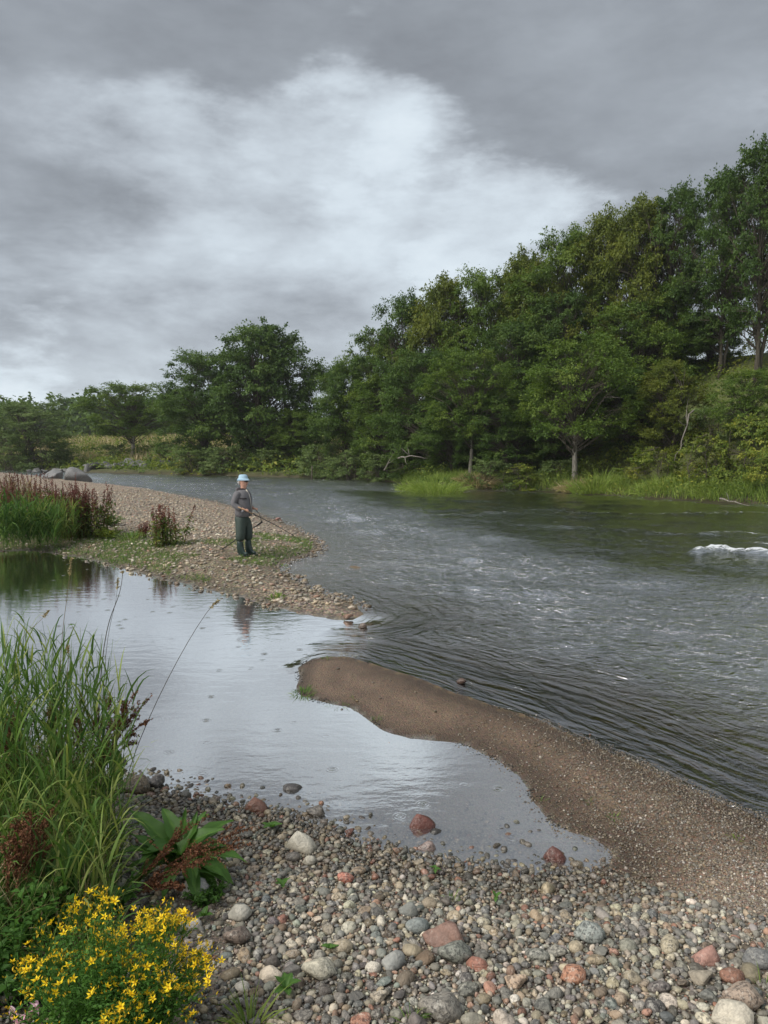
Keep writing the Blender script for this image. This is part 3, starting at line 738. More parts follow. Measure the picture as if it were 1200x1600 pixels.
# ------------------------------------------------------------------ rocks
def rock_mesh(sub, seed, amp=.22, flat=.7, ang=0.0):
    bm = bmesh.new()
    if sub == 0:
        for c_ in ((1, 0, 0), (-1, 0, 0), (0, 1, 0), (0, -1, 0), (0, 0, 1), (0, 0, -1)): bm.verts.new(np.array(c_) * 1.15)
        bmesh.ops.convex_hull(bm, input=bm.verts)
        bm.verts.index_update()
    else: bmesh.ops.create_icosphere(bm, subdivisions=sub, radius=1)
    v = np.array([x.co[:] for x in bm.verts]); f = np.array([[a.index for a in p.verts] for p in bm.faces]); bm.free()
    r = np.random.default_rng(seed)
    if ang > 0:                                   # planar cuts make broken stones
        for k in range(int(8 + 6 * ang)):
            d = unit(r.normal(size=3)); lim = .55 + .28 * r.random(); pr = v @ d
            v = v - np.maximum(pr - lim, 0)[:, None] * d * .92
    ph = r.random(6) * 6
    n = (np.sin(v[:, 0] * 2.1 + ph[0]) * np.cos(v[:, 1] * 2.3 + ph[1]) + .6 * np.sin(v[:, 2] * 3.1 + ph[2] + v[:, 0] * 2) + .5 * np.sin(v[:, 1] * 4.3 + ph[3]) * np.cos(v[:, 0] * 3.7 + ph[4]) + .22 * np.sin(v[:, 0] * 8.3 + ph[5]) * np.cos(v[:, 2] * 7.7 + v[:, 1] * 6))
    v = v * (1 + amp * .5 * n)[:, None] * np.array([1.0, .72 + .2 * r.random(), flat])
    return v, f
def st_col(*c): return tuple(c)
STONES = [rock_mesh(3, 100 + i, .20, .55 + .25 * (i % 3) / 2, ang=(0 if i % 3 == 1 else .6)) for i in range(10)]
SMESH = []
for v, f in STONES:
    me = bpy.data.meshes.new('stone'); me.from_pydata(v.tolist(), [], f.tolist()); me.polygons.foreach_set('use_smooth', [True] * len(f)); me.materials.append(M['stone']); SMESH.append(me)
def wedge():
    bm = bmesh.new()
    for c_ in ((-1, -.6, -.5), (.9, -.75, -.5), (1.0, .5, -.5), (-.3, .9, -.5), (-1.05, .3, -.4), (-.75, -.45, .3), (-.35, .05, .85), (.75, -.35, .15), (.55, .35, .25), (-.2, .6, .4)): bm.verts.new(c_)
    bmesh.ops.convex_hull(bm, input=bm.verts)
    bmesh.ops.subdivide_edges(bm, edges=bm.edges, cuts=2, use_grid_fill=True); bmesh.ops.triangulate(bm, faces=bm.faces)
    for _ in range(1): bmesh.ops.smooth_vert(bm, verts=bm.verts, factor=.4, use_axis_x=True, use_axis_y=True, use_axis_z=True)
    bm.verts.index_update(); v = np.array([x.co[:] for x in bm.verts]); f = np.array([[a.index for a in p.verts] for p in bm.faces]); bm.free()
    v = v + .02 * np.sin(v[:, [1, 2, 0]] * 9); return v * 1.12, f
TR = wedge()
_m = bpy.data.meshes.new('angular_stone'); _m.from_pydata(TR[0].tolist(), [], TR[1].tolist()); _m.materials.append(M['stone']); _m.polygons.foreach_set('use_smooth', [True] * len(TR[1])); SMESH.append(_m)
occupied = []
def put_stone(u, v_, wpx, hpx, colr, label, mesh=None, rot=0, zoff=None, name='stone', up=1.0):
    """wpx, hpx: size in the photograph"""
    p = P(u, v_ , .1)
    for _ in range(4): p = P(u, v_, max(gz(p[0], p[1]), -.05))
    Y = p[1]; sx = .86 * wpx / F * math.hypot(Y, CAMH) / 2; hz = hpx / F * math.hypot(Y, CAMH) / 2
    i = mesh if mesh is not None else random.randrange(10)
    o = bpy.data.objects.new(name, SMESH[i]); COL.objects.link(o)
    g = gz(p[0], p[1]); s = (sx, sx * .85, min(hz * 1.5, sx * .95) * up)
    o.scale = s; o.location = (p[0], p[1] + .0, g + s[2] * (.38 if zoff is None else zoff)); o.rotation_euler = (random.uniform(-.1, .1), random.uniform(-.1, .1), R(rot))
    o.color = (*colr, 1); tag(o, label, 'stone'); occupied.append((p[0], p[1], sx * .95))
    return o
red = (.16, .058, .044); redb = (.20, .085, .06); grey = (.17, .17, .165); pale = (.46, .43, .36); tan = (.30, .25, .18); dk = (.075, .07, .065); pink = (.34, .20, .16); green = (.19, .195, .165); orange = (.38, .19, .12)
S_ = [
    (660, 1297, 46, 38, red, 'large triangular red stone standing in the shallow pool', 10, 5, .5),
    (680, 1306, 24, 16, dk, 'small dark wet stone touching the large triangular red stone', 1, 40, .3),
    (668, 1326, 36, 18, (.32, .24, .22), 'flat pinkish stone just under water below the large red stone', 2, 10, .1),
    (868, 1344, 36, 26, red, 'smaller peaked red stone in the water near the pool corner', 10, -15, .5),
    (902, 1354, 22, 16, tan, 'small tan stone beside the peaked red stone', 4, 0, .3),
    (457, 1238, 34, 15, (.11, .10, .10), 'flat dark stone lying alone in the calm pool', 4, 5, .5),
    (496, 1273, 36, 15, (.16, .14, .12), 'flat brown grey stone in the pool edge near the lone dark stone', 2, 0, .5),
    (472, 1327, 48, 32, pale, 'pale speckled block-shaped stone near the pool edge', 10, -20, .5),
    (484, 1350, 28, 20, pale, 'pale speckled egg-shaped stone under the block-shaped one', 5, 0, None),
    (458, 1344, 26, 24, (.14, .125, .11), 'round brown stone touching the pale block-shaped stone', 7, 0, None),
    (547, 1303, 20, 18, redb, 'small dark red stone at the pool edge', 3, 30, .5),
    (500, 1527, 54, 54, (.50, .46, .36), 'large round cream stone mottled brown at the bottom of the shingle', 8, 0, .45),
    (700, 1474, 74, 34, (.22, .13, .10), 'long reddish brown stone on the shingle', 2, -12, .4),
    (712, 1500, 56, 40, green, 'mottled grey green stone below the long reddish one', 8, 0, .4),
    (746, 1512, 34, 28, (.30, .14, .10), 'triangular red brown stone right of the mottled grey green one', 10, 140, .4),
    (897, 1531, 44, 26, orange, 'bright salmon orange stone on the shingle', 5, 5, .4),
    (922, 1468, 54, 30, (.25, .27, .25), 'speckled blue grey stone above the salmon orange one', 5, -15, .4),
    (1160, 1572, 64, 58, (.34, .26, .20), 'largest pinkish tan stone at the lower right corner', 8, 0, .45),
    (1146, 1602, 66, 40, (.52, .47, .38), 'large cream stone cut by the bottom edge at the right', 5, 0, .45),
    (1096, 1534, 40, 34, (.30, .26, .20), 'greyish tan angular stone left of the largest pinkish tan stone', 3, 0, .45),
    (1144, 1533, 38, 18, (.24, .12, .08), 'smooth flat red brown stone above the largest stone', 4, 0, .5),
    (1104, 1502, 42, 34, (.36, .20, .16), 'rough pink stone with a broken face at the right', 10, 200, .45),
    (1185, 1508, 50, 36, grey, 'rounded grey stone at the right edge of the shingle', 5, 0, .4),
    (372, 1472, 46, 34, (.17, .13, .105), 'dark brown stone with pale speckles right of the yellow flowers', 8, 10, .4),
    (306, 1400, 60, 38, (.32, .31, .29), 'large grey stone with black spots below the dock plant', 5, -8, .4),
    (217, 1236, 64, 26, (.15, .115, .075), 'long brown stone at the pool edge behind the grass', 2, 0, .5),
    (245, 1229, 32, 26, (.10, .085, .08), 'dark stone leaning at the right of the long brown stone', 7, 60, .6),
    (186, 1200, 34, 34, (.06, .055, .05), 'dark stone standing in the pool behind the grass stems', 8, 0, .5),
    (402, 1266, 38, 24, (.21, .10, .07), 'red brown slab at the pool edge right of the dock leaves', 10, 0, .4),
    (856, 1394, 30, 24, (.46, .38, .25), 'pale tan flat-topped stone near the pool corner', 10, 60, .5),
    (807, 1539, 38, 34, (.46, .34, .24), 'peach coloured pitted stone left of the salmon orange one', 3, 0, .4),
    (540, 1378, 28, 16, (.42, .17, .12), 'salmon pink stone at the middle of the wet shingle', 4, 0, .5),
    (690, 1590, 70, 44, (.22, .20, .17), 'large grey brown stone at the bottom edge of the photo', 8, 0, .4),
    (615, 1510, 40, 44, (.28, .28, .26), 'tall light grey stone right of the large cream one', 7, 40, .4),
    (652, 1454, 38, 26, (.20, .22, .21), 'smooth blue grey stone left of the long reddish one', 4, 15, .4),
    (640, 1428, 36, 20, (.16, .165, .15), 'dark smooth grey stone near the sprout', 2, 0, .4),
    (375, 1435, 44, 30, (.38, .36, .31), 'light speckled stone at the shore below the herb', 5, 0, .4),
    (303, 1450, 26, 26, (.45, .42, .38), 'whitish stone at the right rim of the yellow flowers', 7, 0, .4),
    (593, 1562, 32, 36, (.36, .31, .24), 'tan speckled stone below the tall light grey one', 3, 0, .4),
    (721, 1070, 17, 9, (.10, .06, .045), 'small brown stone in the ripples off the sand spit', 1, 0, .8),
    (567, 984, 18, 10, (.20, .15, .12), 'small stone in the gap between the gravel bar and the spit', 5, 0, .8),
    (544, 966, 20, 10, (.26, .15, .10), 'reddish stone on the tip of the gravel bar', 3, 0, .6),
    (434, 813, 12, 6, (.28, .14, .11), 'reddish stone on the bar edge right of the angler', 3, 0, .5),
]
for a in S_:
    put_stone(a[0], a[1], a[2], a[3], a[4], a[5], mesh=a[6], rot=a[7], zoff=a[8])
for (u, v_, wpx, hz, lab, sd_) in ((118, 758, 50, 1.15, 'large grey boulder on the far edge of the gravel bar', 31), (84, 755, 40, .75, 'lower grey boulder left of the large one on the bar', 32)):
    p = P(u, v_, .1); s = wpx / F * p[1] / 2
    v, f = rock_mesh(4, sd_, .18, .8, ang=.6)
    o = mk('boulder', v * np.array([s, s * .8, hz]), f, M['stone'], loc=(p[0], p[1], gz(p[0], p[1]) + hz * .12)); o.color = (.15, .15, .15, 1); tag(o, lab, 'boulder')
rv_ = empty('rock_revetment', tuple(P(160, 739, 0))); tag(rv_, 'heap of grey boulders lining the far meadow bank', 'rocks')
rr = random.Random(4)
for i in range(44):
    u = 40 + i * 5.3 + rr.uniform(-4, 4); p = P(u, 738.5, 0); s = rr.uniform(.4, .95) * (1.3 if u > 130 else .8)
    o = bpy.data.objects.new('boulder', SMESH[rr.choice([0, 3, 6, 9, 10])]); COL.objects.link(o); o.parent = rv_
    yy = p[1] + rr.uniform(.1, 2.6); o.location = Vector((p[0], yy, max(0, gz(p[0], yy)) + s * .25)) - rv_.location
    o.scale = (s, s * .9, s * rr.uniform(.7, 1)); o.rotation_euler = (rr.uniform(-.5, .5), rr.uniform(-.5, .5), rr.uniform(0, 6)); g = rr.uniform(.05, .11); o.color = (g, g, g * .97, 1)

# ------------------------------------------------------------------ shingle
PAL = np.array([(.17, .165, .155), (.20, .19, .17), (.12, .115, .11), (.24, .23, .21), (.27, .22, .16), (.34, .30, .23), (.42, .39, .33), (.18, .125, .09), (.25, .13, .095), (.33, .20, .15),
                (.10, .09, .08), (.14, .15, .15), (.20, .22, .20), (.15, .12, .09), (.30, .27, .22), (.22, .18, .14), (.50, .47, .42), (.13, .10, .075)])
def pcol(n, r):
    c = PAL[np.where(r.random(n) < .6, r.integers(8, size=n) % 7, r.integers(len(PAL), size=n))] * (.7 + .6 * r.random((n, 1))) * np.array([1.06, 1.03, .96]); return np.clip(c * (1 + .03 * r.normal(size=(n, 3))), .02, .7)
lineA, lineB = P(905, 1352, .05), P(1215, 1490, .1)
def cobble(X, Y):    # >0 on the coarse side
    return -((lineB[0] - lineA[0]) * (Y - lineA[1]) - (lineB[1] - lineA[1]) * (X - lineA[0])) / np.hypot(*(lineB - lineA)[:2])
cell = .13; grid = {}
def near_ok(x_, y_, r_, k):
    gx, gy = int(x_ // cell), int(y_ // cell)
    for a in (-1, 0, 1):
        for b in (-1, 0, 1):
            for (ox, oy, orr) in grid.get((gx + a, gy + b), ()):
                if (ox - x_) ** 2 + (oy - y_) ** 2 < ((r_ + orr) * k) ** 2: return False
    return True
for (ox, oy, orr) in occupied: grid.setdefault((int(ox // cell), int(oy // cell)), []).append((ox, oy, min(orr, .07)))
rq = np.random.default_rng(21)
N = 175000; CX_ = -1.9 + 5.4 * rq.random(N); CY_ = 2.1 + 3.3 * rq.random(N)
gh, dA_, _, _ = ground(CX_, CY_, True); cb = cobble(CX_, CY_)
ok = (dA_ > -.48) & (CX_ / CY_ > -.60) & (CX_ / CY_ < .9) & (rq.random(N) < sm(-.25, .12, cb)) & ((dA_ > -.15) | (rq.random(N) < .62))
ok &= ~((CX_ < -.62 - .12 * (CY_ - 2.5)) & (CY_ < 3.6) & (rq.random(N) < .8))
CX_, CY_, gh, dA_, cb = CX_[ok], CY_[ok], gh[ok], dA_[ok], cb[ok]
placed = []
ci = 0
for (cnt, ra, rb, k) in ((360, .022, .038, .92), (3500, .0135, .024, .84), (11500, .006, .0135, .66)):
    c = 0
    while c < cnt and ci < len(CX_):
        x_, y_ = CX_[ci], CY_[ci]; r_ = ra + (rb - ra) * rq.random() ** 1.7; g_, d_, b_ = gh[ci], dA_[ci], cb[ci]; ci += 1
        if ra > .019 and y_ < 3.15: r_ *= 1.28
        if ra > .019 and (b_ < .15 or d_ < -.15 or (y_ > 3.7 and rq.random() < .6)): continue
        if r_ < .012 and d_ < -.04 and rq.random() < .97: continue
        if d_ < -.12 and rq.random() < .55: continue
        if not near_ok(x_, y_, r_, k): continue
        if -.4 < d_ < 0 and r_ > .019 and rq.random() < .6: g_ = max(g_, -r_ * .45)
        placed.append((x_, y_, g_, r_)); grid.setdefault((int(x_ // cell), int(y_ // cell)), []).append((x_, y_, r_)); c += 1
    if ci > len(CX_) * .97 : ci = 0
placed.sort(key=lambda a: -a[3])
big = placed[:258]; rest = placed[258:]
for (x_, y_, g_, r_) in big:
    o = bpy.data.objects.new('stone', SMESH[random.randrange(10)]); COL.objects.link(o); o.parent = terrain
    e = random.uniform(.8, 1.25); o.scale = (r_ * e * 1.12, r_ / e * 1.12, r_ * random.uniform(.8, 1.1)); o.location = (x_, y_, g_ + r_ * random.uniform(.22, .42))
    o.rotation_euler = (random.uniform(-.35, .35), random.uniform(-.35, .35), random.uniform(0, 6.28)); o.color = (*pcol(1, rq)[0], 1)
def stone_mass(name, X, Y, Z, Rd, sub, r, nvar=12, sink=.3, parent=None, flat=.65, cm=1.0, label=None, colf=None):
    var = [rock_mesh(sub, 300 + i, .22, flat, ang=(0 if i % 3 else .6)) for i in range(nvar)]
    vi = r.integers(nvar, size=len(X)); Vs = []; Fs = []; Cs = []; off = 0; cc = pcol(len(X), r) * cm
    if colf is not None: cc = colf(cc)
    for k in range(nvar):
        m = np.where(vi == k)[0]; v, f = var[k]; n = len(m)
        if not n: continue
        a = r.random(n) * 6.283; b = r.normal(size=n) * .3; ca, sa, cb_, sb = np.cos(a), np.sin(a), np.cos(b), np.sin(b)
        e = .8 + .45 * r.random(n)
        vv = v[None] * (Rd[m][:, None, None] * np.stack([e, 1 / e, .8 + .35 * r.random(n)], -1)[:, None, :])
        x1 = vv[..., 0] * cb_[:, None] + vv[..., 2] * sb[:, None]; z1 = -vv[..., 0] * sb[:, None] + vv[..., 2] * cb_[:, None]
        x2 = x1 * ca[:, None] - vv[..., 1] * sa[:, None]; y2 = x1 * sa[:, None] + vv[..., 1] * ca[:, None]
        w_ = np.stack([x2 + X[m][:, None], y2 + Y[m][:, None], z1 + (Z[m] + Rd[m] * sink)[:, None]], -1)
        Vs.append(w_.reshape(-1, 3)); Fs.append((f[None] + (np.arange(n) * len(v))[:, None, None]).reshape(-1, 3) + off); off += n * len(v)
        Cs.append(np.repeat(cc[m], len(v), axis=0))
    o = mk(name, np.concatenate(Vs), np.concatenate(Fs), M['pebble'], col=np.concatenate(Cs), parent=parent); tag(o, label, None, kind='stuff'); return o
pa_ = np.array(rest)
for ms_, sb_, nm_, lb_ in ((pa_[:, 3] > .0105, 2, 'pebbles', 'multicoloured pebbles of the near shingle'), (pa_[:, 3] <= .0105, 1, 'small_pebbles', 'smallest pebbles filling the near shingle')):
    q_ = pa_[ms_]; stone_mass(nm_, q_[:, 0], q_[:, 1], q_[:, 2] + .004 * rq.random(len(q_)), q_[:, 3] * 1.15, sb_, rq, label=lb_)
def gravel(name, n, x0, x1, y0, y1, cond, ra, rb, sub, label, sink=.25, cm=1.0, flat=.65, colf=None):
    X = x0 + (x1 - x0) * rq.random(n); Y = y0 + (y1 - y0) * rq.random(n); h, a, b, c = ground(X, Y, True)
    k = cond(X, Y, h, a, b); X, Y, h = X[k], Y[k], h[k]
    return stone_mass(name, X, Y, h, ra + (rb - ra) * rq.random(len(X)) ** 2.2, sub, rq, sink=sink, cm=cm, label=label, flat=flat, colf=colf)
brown = lambda c: c * .7 + np.array((.21, .150, .105)) * (.5 + .6 * rq.random((len(c), 1))) * .45 + (rq.random((len(c), 1)) < .07) * .32
sp = lambda X, Y: sm(.1, 1.5, X - .9 + .15 * (6 - Y))
gravel('gravel', 200000, -1.4, 4.2, 2.2, 6.6, lambda X, Y, h, a, b: (a > -.12) & (cobble(X, Y) < .22) & (np.abs(X / Y) < .95) & (X > .2 + .25 * (Y - 4.5)) & (rq.random(len(X)) < .12 + .9 * sp(X, Y)), .004, .012, 0, 'fine brown gravel of the spit', colf=brown)
gravel('spit_pebbles', 5200, -1.4, 4.2, 2.2, 8.0, lambda X, Y, h, a, b: (a > -.2) & (cobble(X, Y) < .3) & (np.abs(X / Y) < .95) & (X > -.6) & (rq.random(len(X)) < .03 + .22 * sp(X, Y)), .010, .022, 1, 'scattered larger pebbles on the spit', colf=brown)
gravel('waterline_debris', 60000, -1.2, 2.6, 4.4, 9.5, lambda X, Y, h, a, b: (a > -.05) & (a < .035 + .05 * vn(X * 3, Y * 3, 4)) & (cobble(X, Y) < -.1) & (vn(X * 5, Y * 5, 40) > .55) & (rq.random(len(X)) < .8), .004, .011, 0, 'dark bits of debris along the waterline of the spit', colf=lambda c: c * 0 + np.array((.03, .025, .018)), flat=.35)
gravel('grit', 26000, -1.7, 3.4, 2.1, 5.2, lambda X, Y, h, a, b: (a > -.06) & (cobble(X, Y) > -.1) & (np.abs(X / Y) < .9), .003, .007, 0, 'small grit between the cobbles', sink=.8)
gravel('gravel_bar_stones', 230000, -36, 2, 11, 60, lambda X, Y, h, a, b: (b > -.25) & (np.abs((X) / Y) < .55) & (rq.random(len(X)) < (15 / Y) ** 1.1) & (X > -13) & (rq.random(len(X)) < 1 - .55 * sm(3.2, 1, b) * sm(-1.4, -2.5, X)), .020, .066, 1,
       'pale gravel stones covering the bar', colf=lambda c: c * .9 + np.array((.10, .075, .05)), flat=.5)
# ------------------------------------------------------------------ left bank vegetation
def reeds(name, bases, hts, seed, mat='grass', nl=7, ll=.31, lw=.0125, lean=.15, label=None, cat='grass', kind='stuff', tb=.4, arch=1.0):
    r = np.random.default_rng(seed); m = MB(); n = len(bases)
    B_, D_, L_, T_ = [], [], [], []
    for (bx, by, bz), H in zip(bases, hts):
        a = r.random() * 6.283; k = lean * r.random() + .02; dx, dy = math.cos(a) * k, math.sin(a) * k
        tt = np.linspace(0, 1, 6); ps = np.stack([bx + dx * H * tt ** 1.6, by + dy * H * tt ** 1.6, bz + H * tt * (1 - .08 * k)], -1)
        tn = np.clip(tb + .24 * r.normal(), 0, 1)
        m.tube(ps, np.linspace(.0028, .0010, 6), 3, tn, cap=False)
        a0 = r.random() * 6.28
        for j in range(nl):
            f = .18 + .80 * (j + r.random() * .6) / nl; f = min(f, 1)
            p = np.array([np.interp(f, tt, ps[:, q_]) for q_ in range(3)])
            aa = a0 + j * 2.6 + r.normal() * .5; up = 1.3 + 1.3 * f + r.random() * .9
            B_.append(p); D_.append(unit(np.array([math.cos(aa) + dx * 2, math.sin(aa) + dy * 2, up]))); L_.append(ll * (.55 + .65 * r.random()) * (1.1 - .35 * f)); T_.append(np.clip(tn + .14 * r.normal() + (.5 if r.random() < .07 else 0), 0, 1))
    nn = len(B_)
    v, q, tt = strip_leaves(nn, np.array(B_), np.array(D_), np.array(L_), np.full(nn, lw) * (.7 + .6 * r.random(nn)), 5, arch * (.45 + 1.5 * r.random(nn) ** 1.5), r, tint=np.array(T_))
    m.add(v, q, None, tt)
    return tag(m.build(name, M[mat], smooth=True), label, cat, kind=kind)
r = np.random.default_rng(5)
def base_pts(n, xf, yf, r):
    X = xf(r.random(n)); Y = yf(r.random(n)); return np.stack([X, Y, ground(X, Y) - .02], -1)
Y = 3.5 + 1.3 * r.random(260); X = -.37 * Y - 1.35 * r.random(260) ** .9
b_ = np.stack([X, Y, np.maximum(ground(X, Y), -.05)], -1)
reeds('tall_grass', b_, .75 + .42 * r.random(260) * (1 - .35 * sm(-1.9, -1.45, X)), 3, label='tall green reedy grass on the near left bank', tb=.38)
Y = 3.0 + .9 * r.random(200); X = -.385 * Y - 1.0 * r.random(200)
b_ = np.stack([X, Y, ground(X, Y)], -1)
reeds('short_grass', b_, .30 + .36 * r.random(200), 4, label='bright green grass in front of the tall grass', tb=.62, ll=.30, lw=.012, nl=6, arch=1.3)
blades('undergrass', 3600, (-3.0, -1.0, 2.6, 4.9), lambda X, Y, h, a, b, c: (a > -.02) & (X < -.40 * Y) & (X > -.62 * Y), .34, .007, 'grass', r, S=4, lean=.9, tmod=lambda X, Y: .15, label='fine green grass under the tall stems', cat='grass')
blades('dry_grass', 1800, (-3.0, -1.0, 2.8, 4.9), lambda X, Y, h, a, b, c: (a > -.02) & (X < -.41 * Y) & (X > -.62 * Y), .42, .006, 'straw', r, S=4, lean=.8, label='dry straw among the green grass', cat='grass')
# single seeding stems
def seed_stem(pts, rad, head, label, mat='straw', name='seed_stem', tilt=.05, hs=.011, stemmat=None):
    pts = np.array(pts, float); tt = np.linspace(0, 1, len(pts)); T = np.linspace(0, 1, 14)
    pp = np.stack([np.polyval(np.polyfit(tt, pts[:, k], min(3, len(pts) - 1)), T) for k in range(3)], -1)
    root = empty(name, tuple(pp[0])); b = MB(); b.tube(pp - pp[0], np.linspace(rad, rad * .5, 14) * 1.35, 5, .12)
    b.build('stem', M['bark'] if 'dark' in label else M[stemmat or 'straw'], root)
    hd = MB(); n = int(70 * head / .12); ax = unit(pp[-1] - pp[-2])
    L = np.linalg.norm(np.diff(pp, axis=0), axis=1).sum(); f = 1 - (head / L) * rng.random(n)
    pos = np.stack([np.interp(f, T, pp[:, k]) for k in range(3)], -1) - pp[0]
    d = unit(ax + rng.normal(size=(n, 3)) * .45); Ls = np.full(n, hs) * (.7 + .6 * rng.random(n))
    hd.quads(kites(pos + rng.normal(size=(n, 3)) * .002, d, rand_dirs(n), Ls * 1.6, Ls * .5, None), np.clip(.5 + .25 * rng.normal(size=n), 0, 1))
    hd.build('seed_head', M[mat], root, smooth=False); tag(root, label, 'grass stem'); return root
def gp(u, v, Y): p = V(u, v, Y); p[2] = max(gz(p[0], p[1]) - .02, -.05); return p
seed_stem([gp(192, 1215, 4.75), V(205, 1180, 4.75), V(262, 1075, 4.72), V(300, 985, 4.7), V(342, 938, 4.7)], .0022, .17, 'long thin dark stem arching right over the pool with a drooping seed head')
seed_stem([gp(92, 1250, 4.3), V(94, 1050, 4.3), V(101, 960, 4.3), V(111, 874, 4.3)], .0018, .12, 'upright pale seed stem standing highest above the tall grass')
seed_stem([gp(150, 1230, 4.4), V(160, 1030, 4.4), V(178, 950, 4.4), V(192, 894, 4.4)], .0026, .02, 'dark bare stem leaning right above the tall grass')
seed_stem([gp(158, 1230, 4.45), V(164, 1040, 4.45), V(176, 960, 4.45), V(184, 905, 4.45)], .0014, .11, 'pale feathery seed stem beside the dark bare stem')
seed_stem([gp(20, 1230, 4.0), V(22, 1060, 4.0), V(40, 990, 4.0), V(75, 955, 4.0)], .0014, .09, 'thin seed stem bending right at the left edge of the tall grass')
seed_stem([gp(105, 1240, 4.1), V(104, 1100, 4.1), V(106, 1040, 4.1), V(106, 1010, 4.1)], .0018, .10, 'short brownish seed stem inside the tall grass')
# docks
def leaf_blade(L, W, seed, droop=.6, fold=.25, wave=.03, nx=9, ny=6):
    r = np.random.default_rng(seed); s = np.linspace(0, 1, nx + 1); ph = r.random() * 6
    wprof = W * .5 * np.clip(np.sin(np.pi * np.clip(s, 0, 1) ** .72), 0, 1) ** .85 + .003
    ang = droop * s ** 1.3; cx = np.cumsum(np.cos(ang)) * L / nx; cz = -np.cumsum(np.sin(ang)) * L / nx; cx -= cx[0]; cz -= cz[0]
    t_ = np.linspace(-1, 1, ny + 1); S, T = np.meshgrid(s, t_, indexing='ij')
    y = T * wprof[:, None]; z = cz[:, None] + np.abs(T) * fold * wprof[:, None] + wave * L * np.sin(S * 17 + ph + T * 1.2) * np.abs(T) ** 2 - .012 * L * (np.abs(T) < .05)
    v = np.stack([np.broadcast_to(cx[:, None], S.shape), y, z], -1).reshape(-1, 3)
    i = (np.arange(nx)[:, None] * (ny + 1) + np.arange(ny)[None]).ravel(); q = np.stack([i, i + 1, i + ny + 2, i + ny + 1], -1)
    return v, q
LEAFM = []
for i in range(6):
    v, q = leaf_blade(1.0, .30 + .05 * (i % 3), i, droop=.35 + .22 * i, fold=.35)
    t_ = np.clip(.42 + .3 * np.sin(v[:, 0] * 26 + np.abs(v[:, 1]) * 40) * .3 - (np.abs(v[:, 1]) < .004) * -.35, 0, 1)
    o = mk('leaf', v, q, M['dock_leaf'], tint=t_); LEAFM.append(o.data); bpy.data.objects.remove(o)
def add_leaf(root, off, az, el, L, W=1.0, m=None, roll=0.0, mat=None):
    o = bpy.data.objects.new('leaf', m or random.choice(LEAFM)); COL.objects.link(o); o.parent = root
    o.location = off; o.scale = (L, L * W, L); o.rotation_euler = (Euler((roll, 0, 0)).to_matrix().to_4x4() and Euler((0, 0, az)).to_matrix() @ Euler((0, -el, 0)).to_matrix() @ Euler((roll, 0, 0)).to_matrix()).to_euler()
    return o
def spikes(root, paths, seed, size=.006, dens=260, mat='dock_seed', name='flower_spike', branch=True, rad=.012):
    r = np.random.default_rng(seed)
    for pts in paths:
        pts = np.array(pts, float); tt = np.linspace(0, 1, len(pts)); T = np.linspace(0, 1, 10)
        pp = np.stack([np.polyval(np.polyfit(tt, pts[:, k], min(2, len(pts) - 1)), T) for k in range(3)], -1)
        L = np.linalg.norm(pts[-1] - pts[0]); m = MB(); m.tube(pp, np.linspace(.0028, .001, 10), 4, .05, cap=False)
        segs = [(pp, .25)]
        if branch:
            for k in range(int(4 + 6 * L / .4)):
                f = .25 + .6 * r.random(); p0 = np.array([np.interp(f, T, pp[:, j]) for j in range(3)]); dd = unit(pp[-1] - pp[0]) + r.normal(size=3) * .45
                e = p0 + unit(dd) * L * .28 * (1.2 - f); br = np.array([p0, (p0 + e) / 2 + (0, 0, .01), e]); m.tube(br, [.0015, .001, .0006], 3, .05, cap=False); segs.append((br, 0.1))
        for sg, f0 in segs:
            l = np.linalg.norm(np.diff(sg, axis=0), axis=1).sum() * (1 - f0); n = max(6, int(l * dens * 2)); wh = np.round(r.random(n) * max(3, l / .011)) / max(3, l / .011)
            f = f0 + (1 - f0) * wh; TT = np.linspace(0, 1, len(sg)); pos = np.stack([np.interp(f, TT, sg[:, j]) for j in range(3)], -1)
            dr = rand_dirs(n, r); Ls = size * (.7 + .7 * r.random(n)); pos = pos + dr * rad * .35 * r.random((n, 1))
            m.quads(kites(pos, unit(dr + np.array([0, 0, -.3])), rand_dirs(n, r), Ls * 1.5, Ls * 1.2, None), np.clip(.45 + .22 * r.normal(size=n), 0, 1))
        m.build(name, M[mat], root, smooth=False)
# broad-leaved dock beside the shingle
c = P(283, 1362, .18); c[2] = gz(c[0], c[1])
dk_ = empty('dock_plant', tuple(c)); tag(dk_, 'dock plant with broad glossy green leaves at the edge of the shingle', 'plant')
rl = random.Random(9)
for (az, el, L, W, mi) in ((75, 74, .33, .62, 0), (160, 38, .36, 1, 1), (185, 22, .34, 1.05, 3), (140, 50, .33, 1, 2), (205, 5, .30, 1.1, 3), (40, 34, .36, 1, 2), (15, 20, .36, 1.1, 3), (-8, 14, .34, 1.1, 3), (-35, 10, .32, 1.2, 4), (-60, 6, .28, 1.1, 4),
                            (230, -5, .26, 1.2, 4), (192, 30, .38, 1.1, 2), (175, 52, .34, 1.0, 1), (5, 44, .36, 1.05, 2), (-50, 28, .34, 1.2, 3), (-15, 2, .36, 1.3, 4), (125, 20, .32, 1.1, 3), (245, 25, .30, 1.2, 3), (350, 24, .38, 1.1, 3), (20, 8, .38, 1.1, 4), (68, 66, .30, .7, 1), (100, 45, .30, 1.1, 2), (60, 50, .28, 1.1, 1), (265, 2, .24, 1.2, 4), (-20, 34, .30, 1, 2), (25, 48, .27, 1, 1), (215, 35, .27, 1, 2), (170, 10, .28, 1.2, 4), (300, 15, .26, 1.1, 4)):
    add_leaf(dk_, (rl.uniform(-.05, .05), rl.uniform(-.05, .05), rl.uniform(.08, .20)), R(az), R(el + 6), L * .92, W * .82, LEAFM[mi], roll=rl.uniform(-.35, .35))
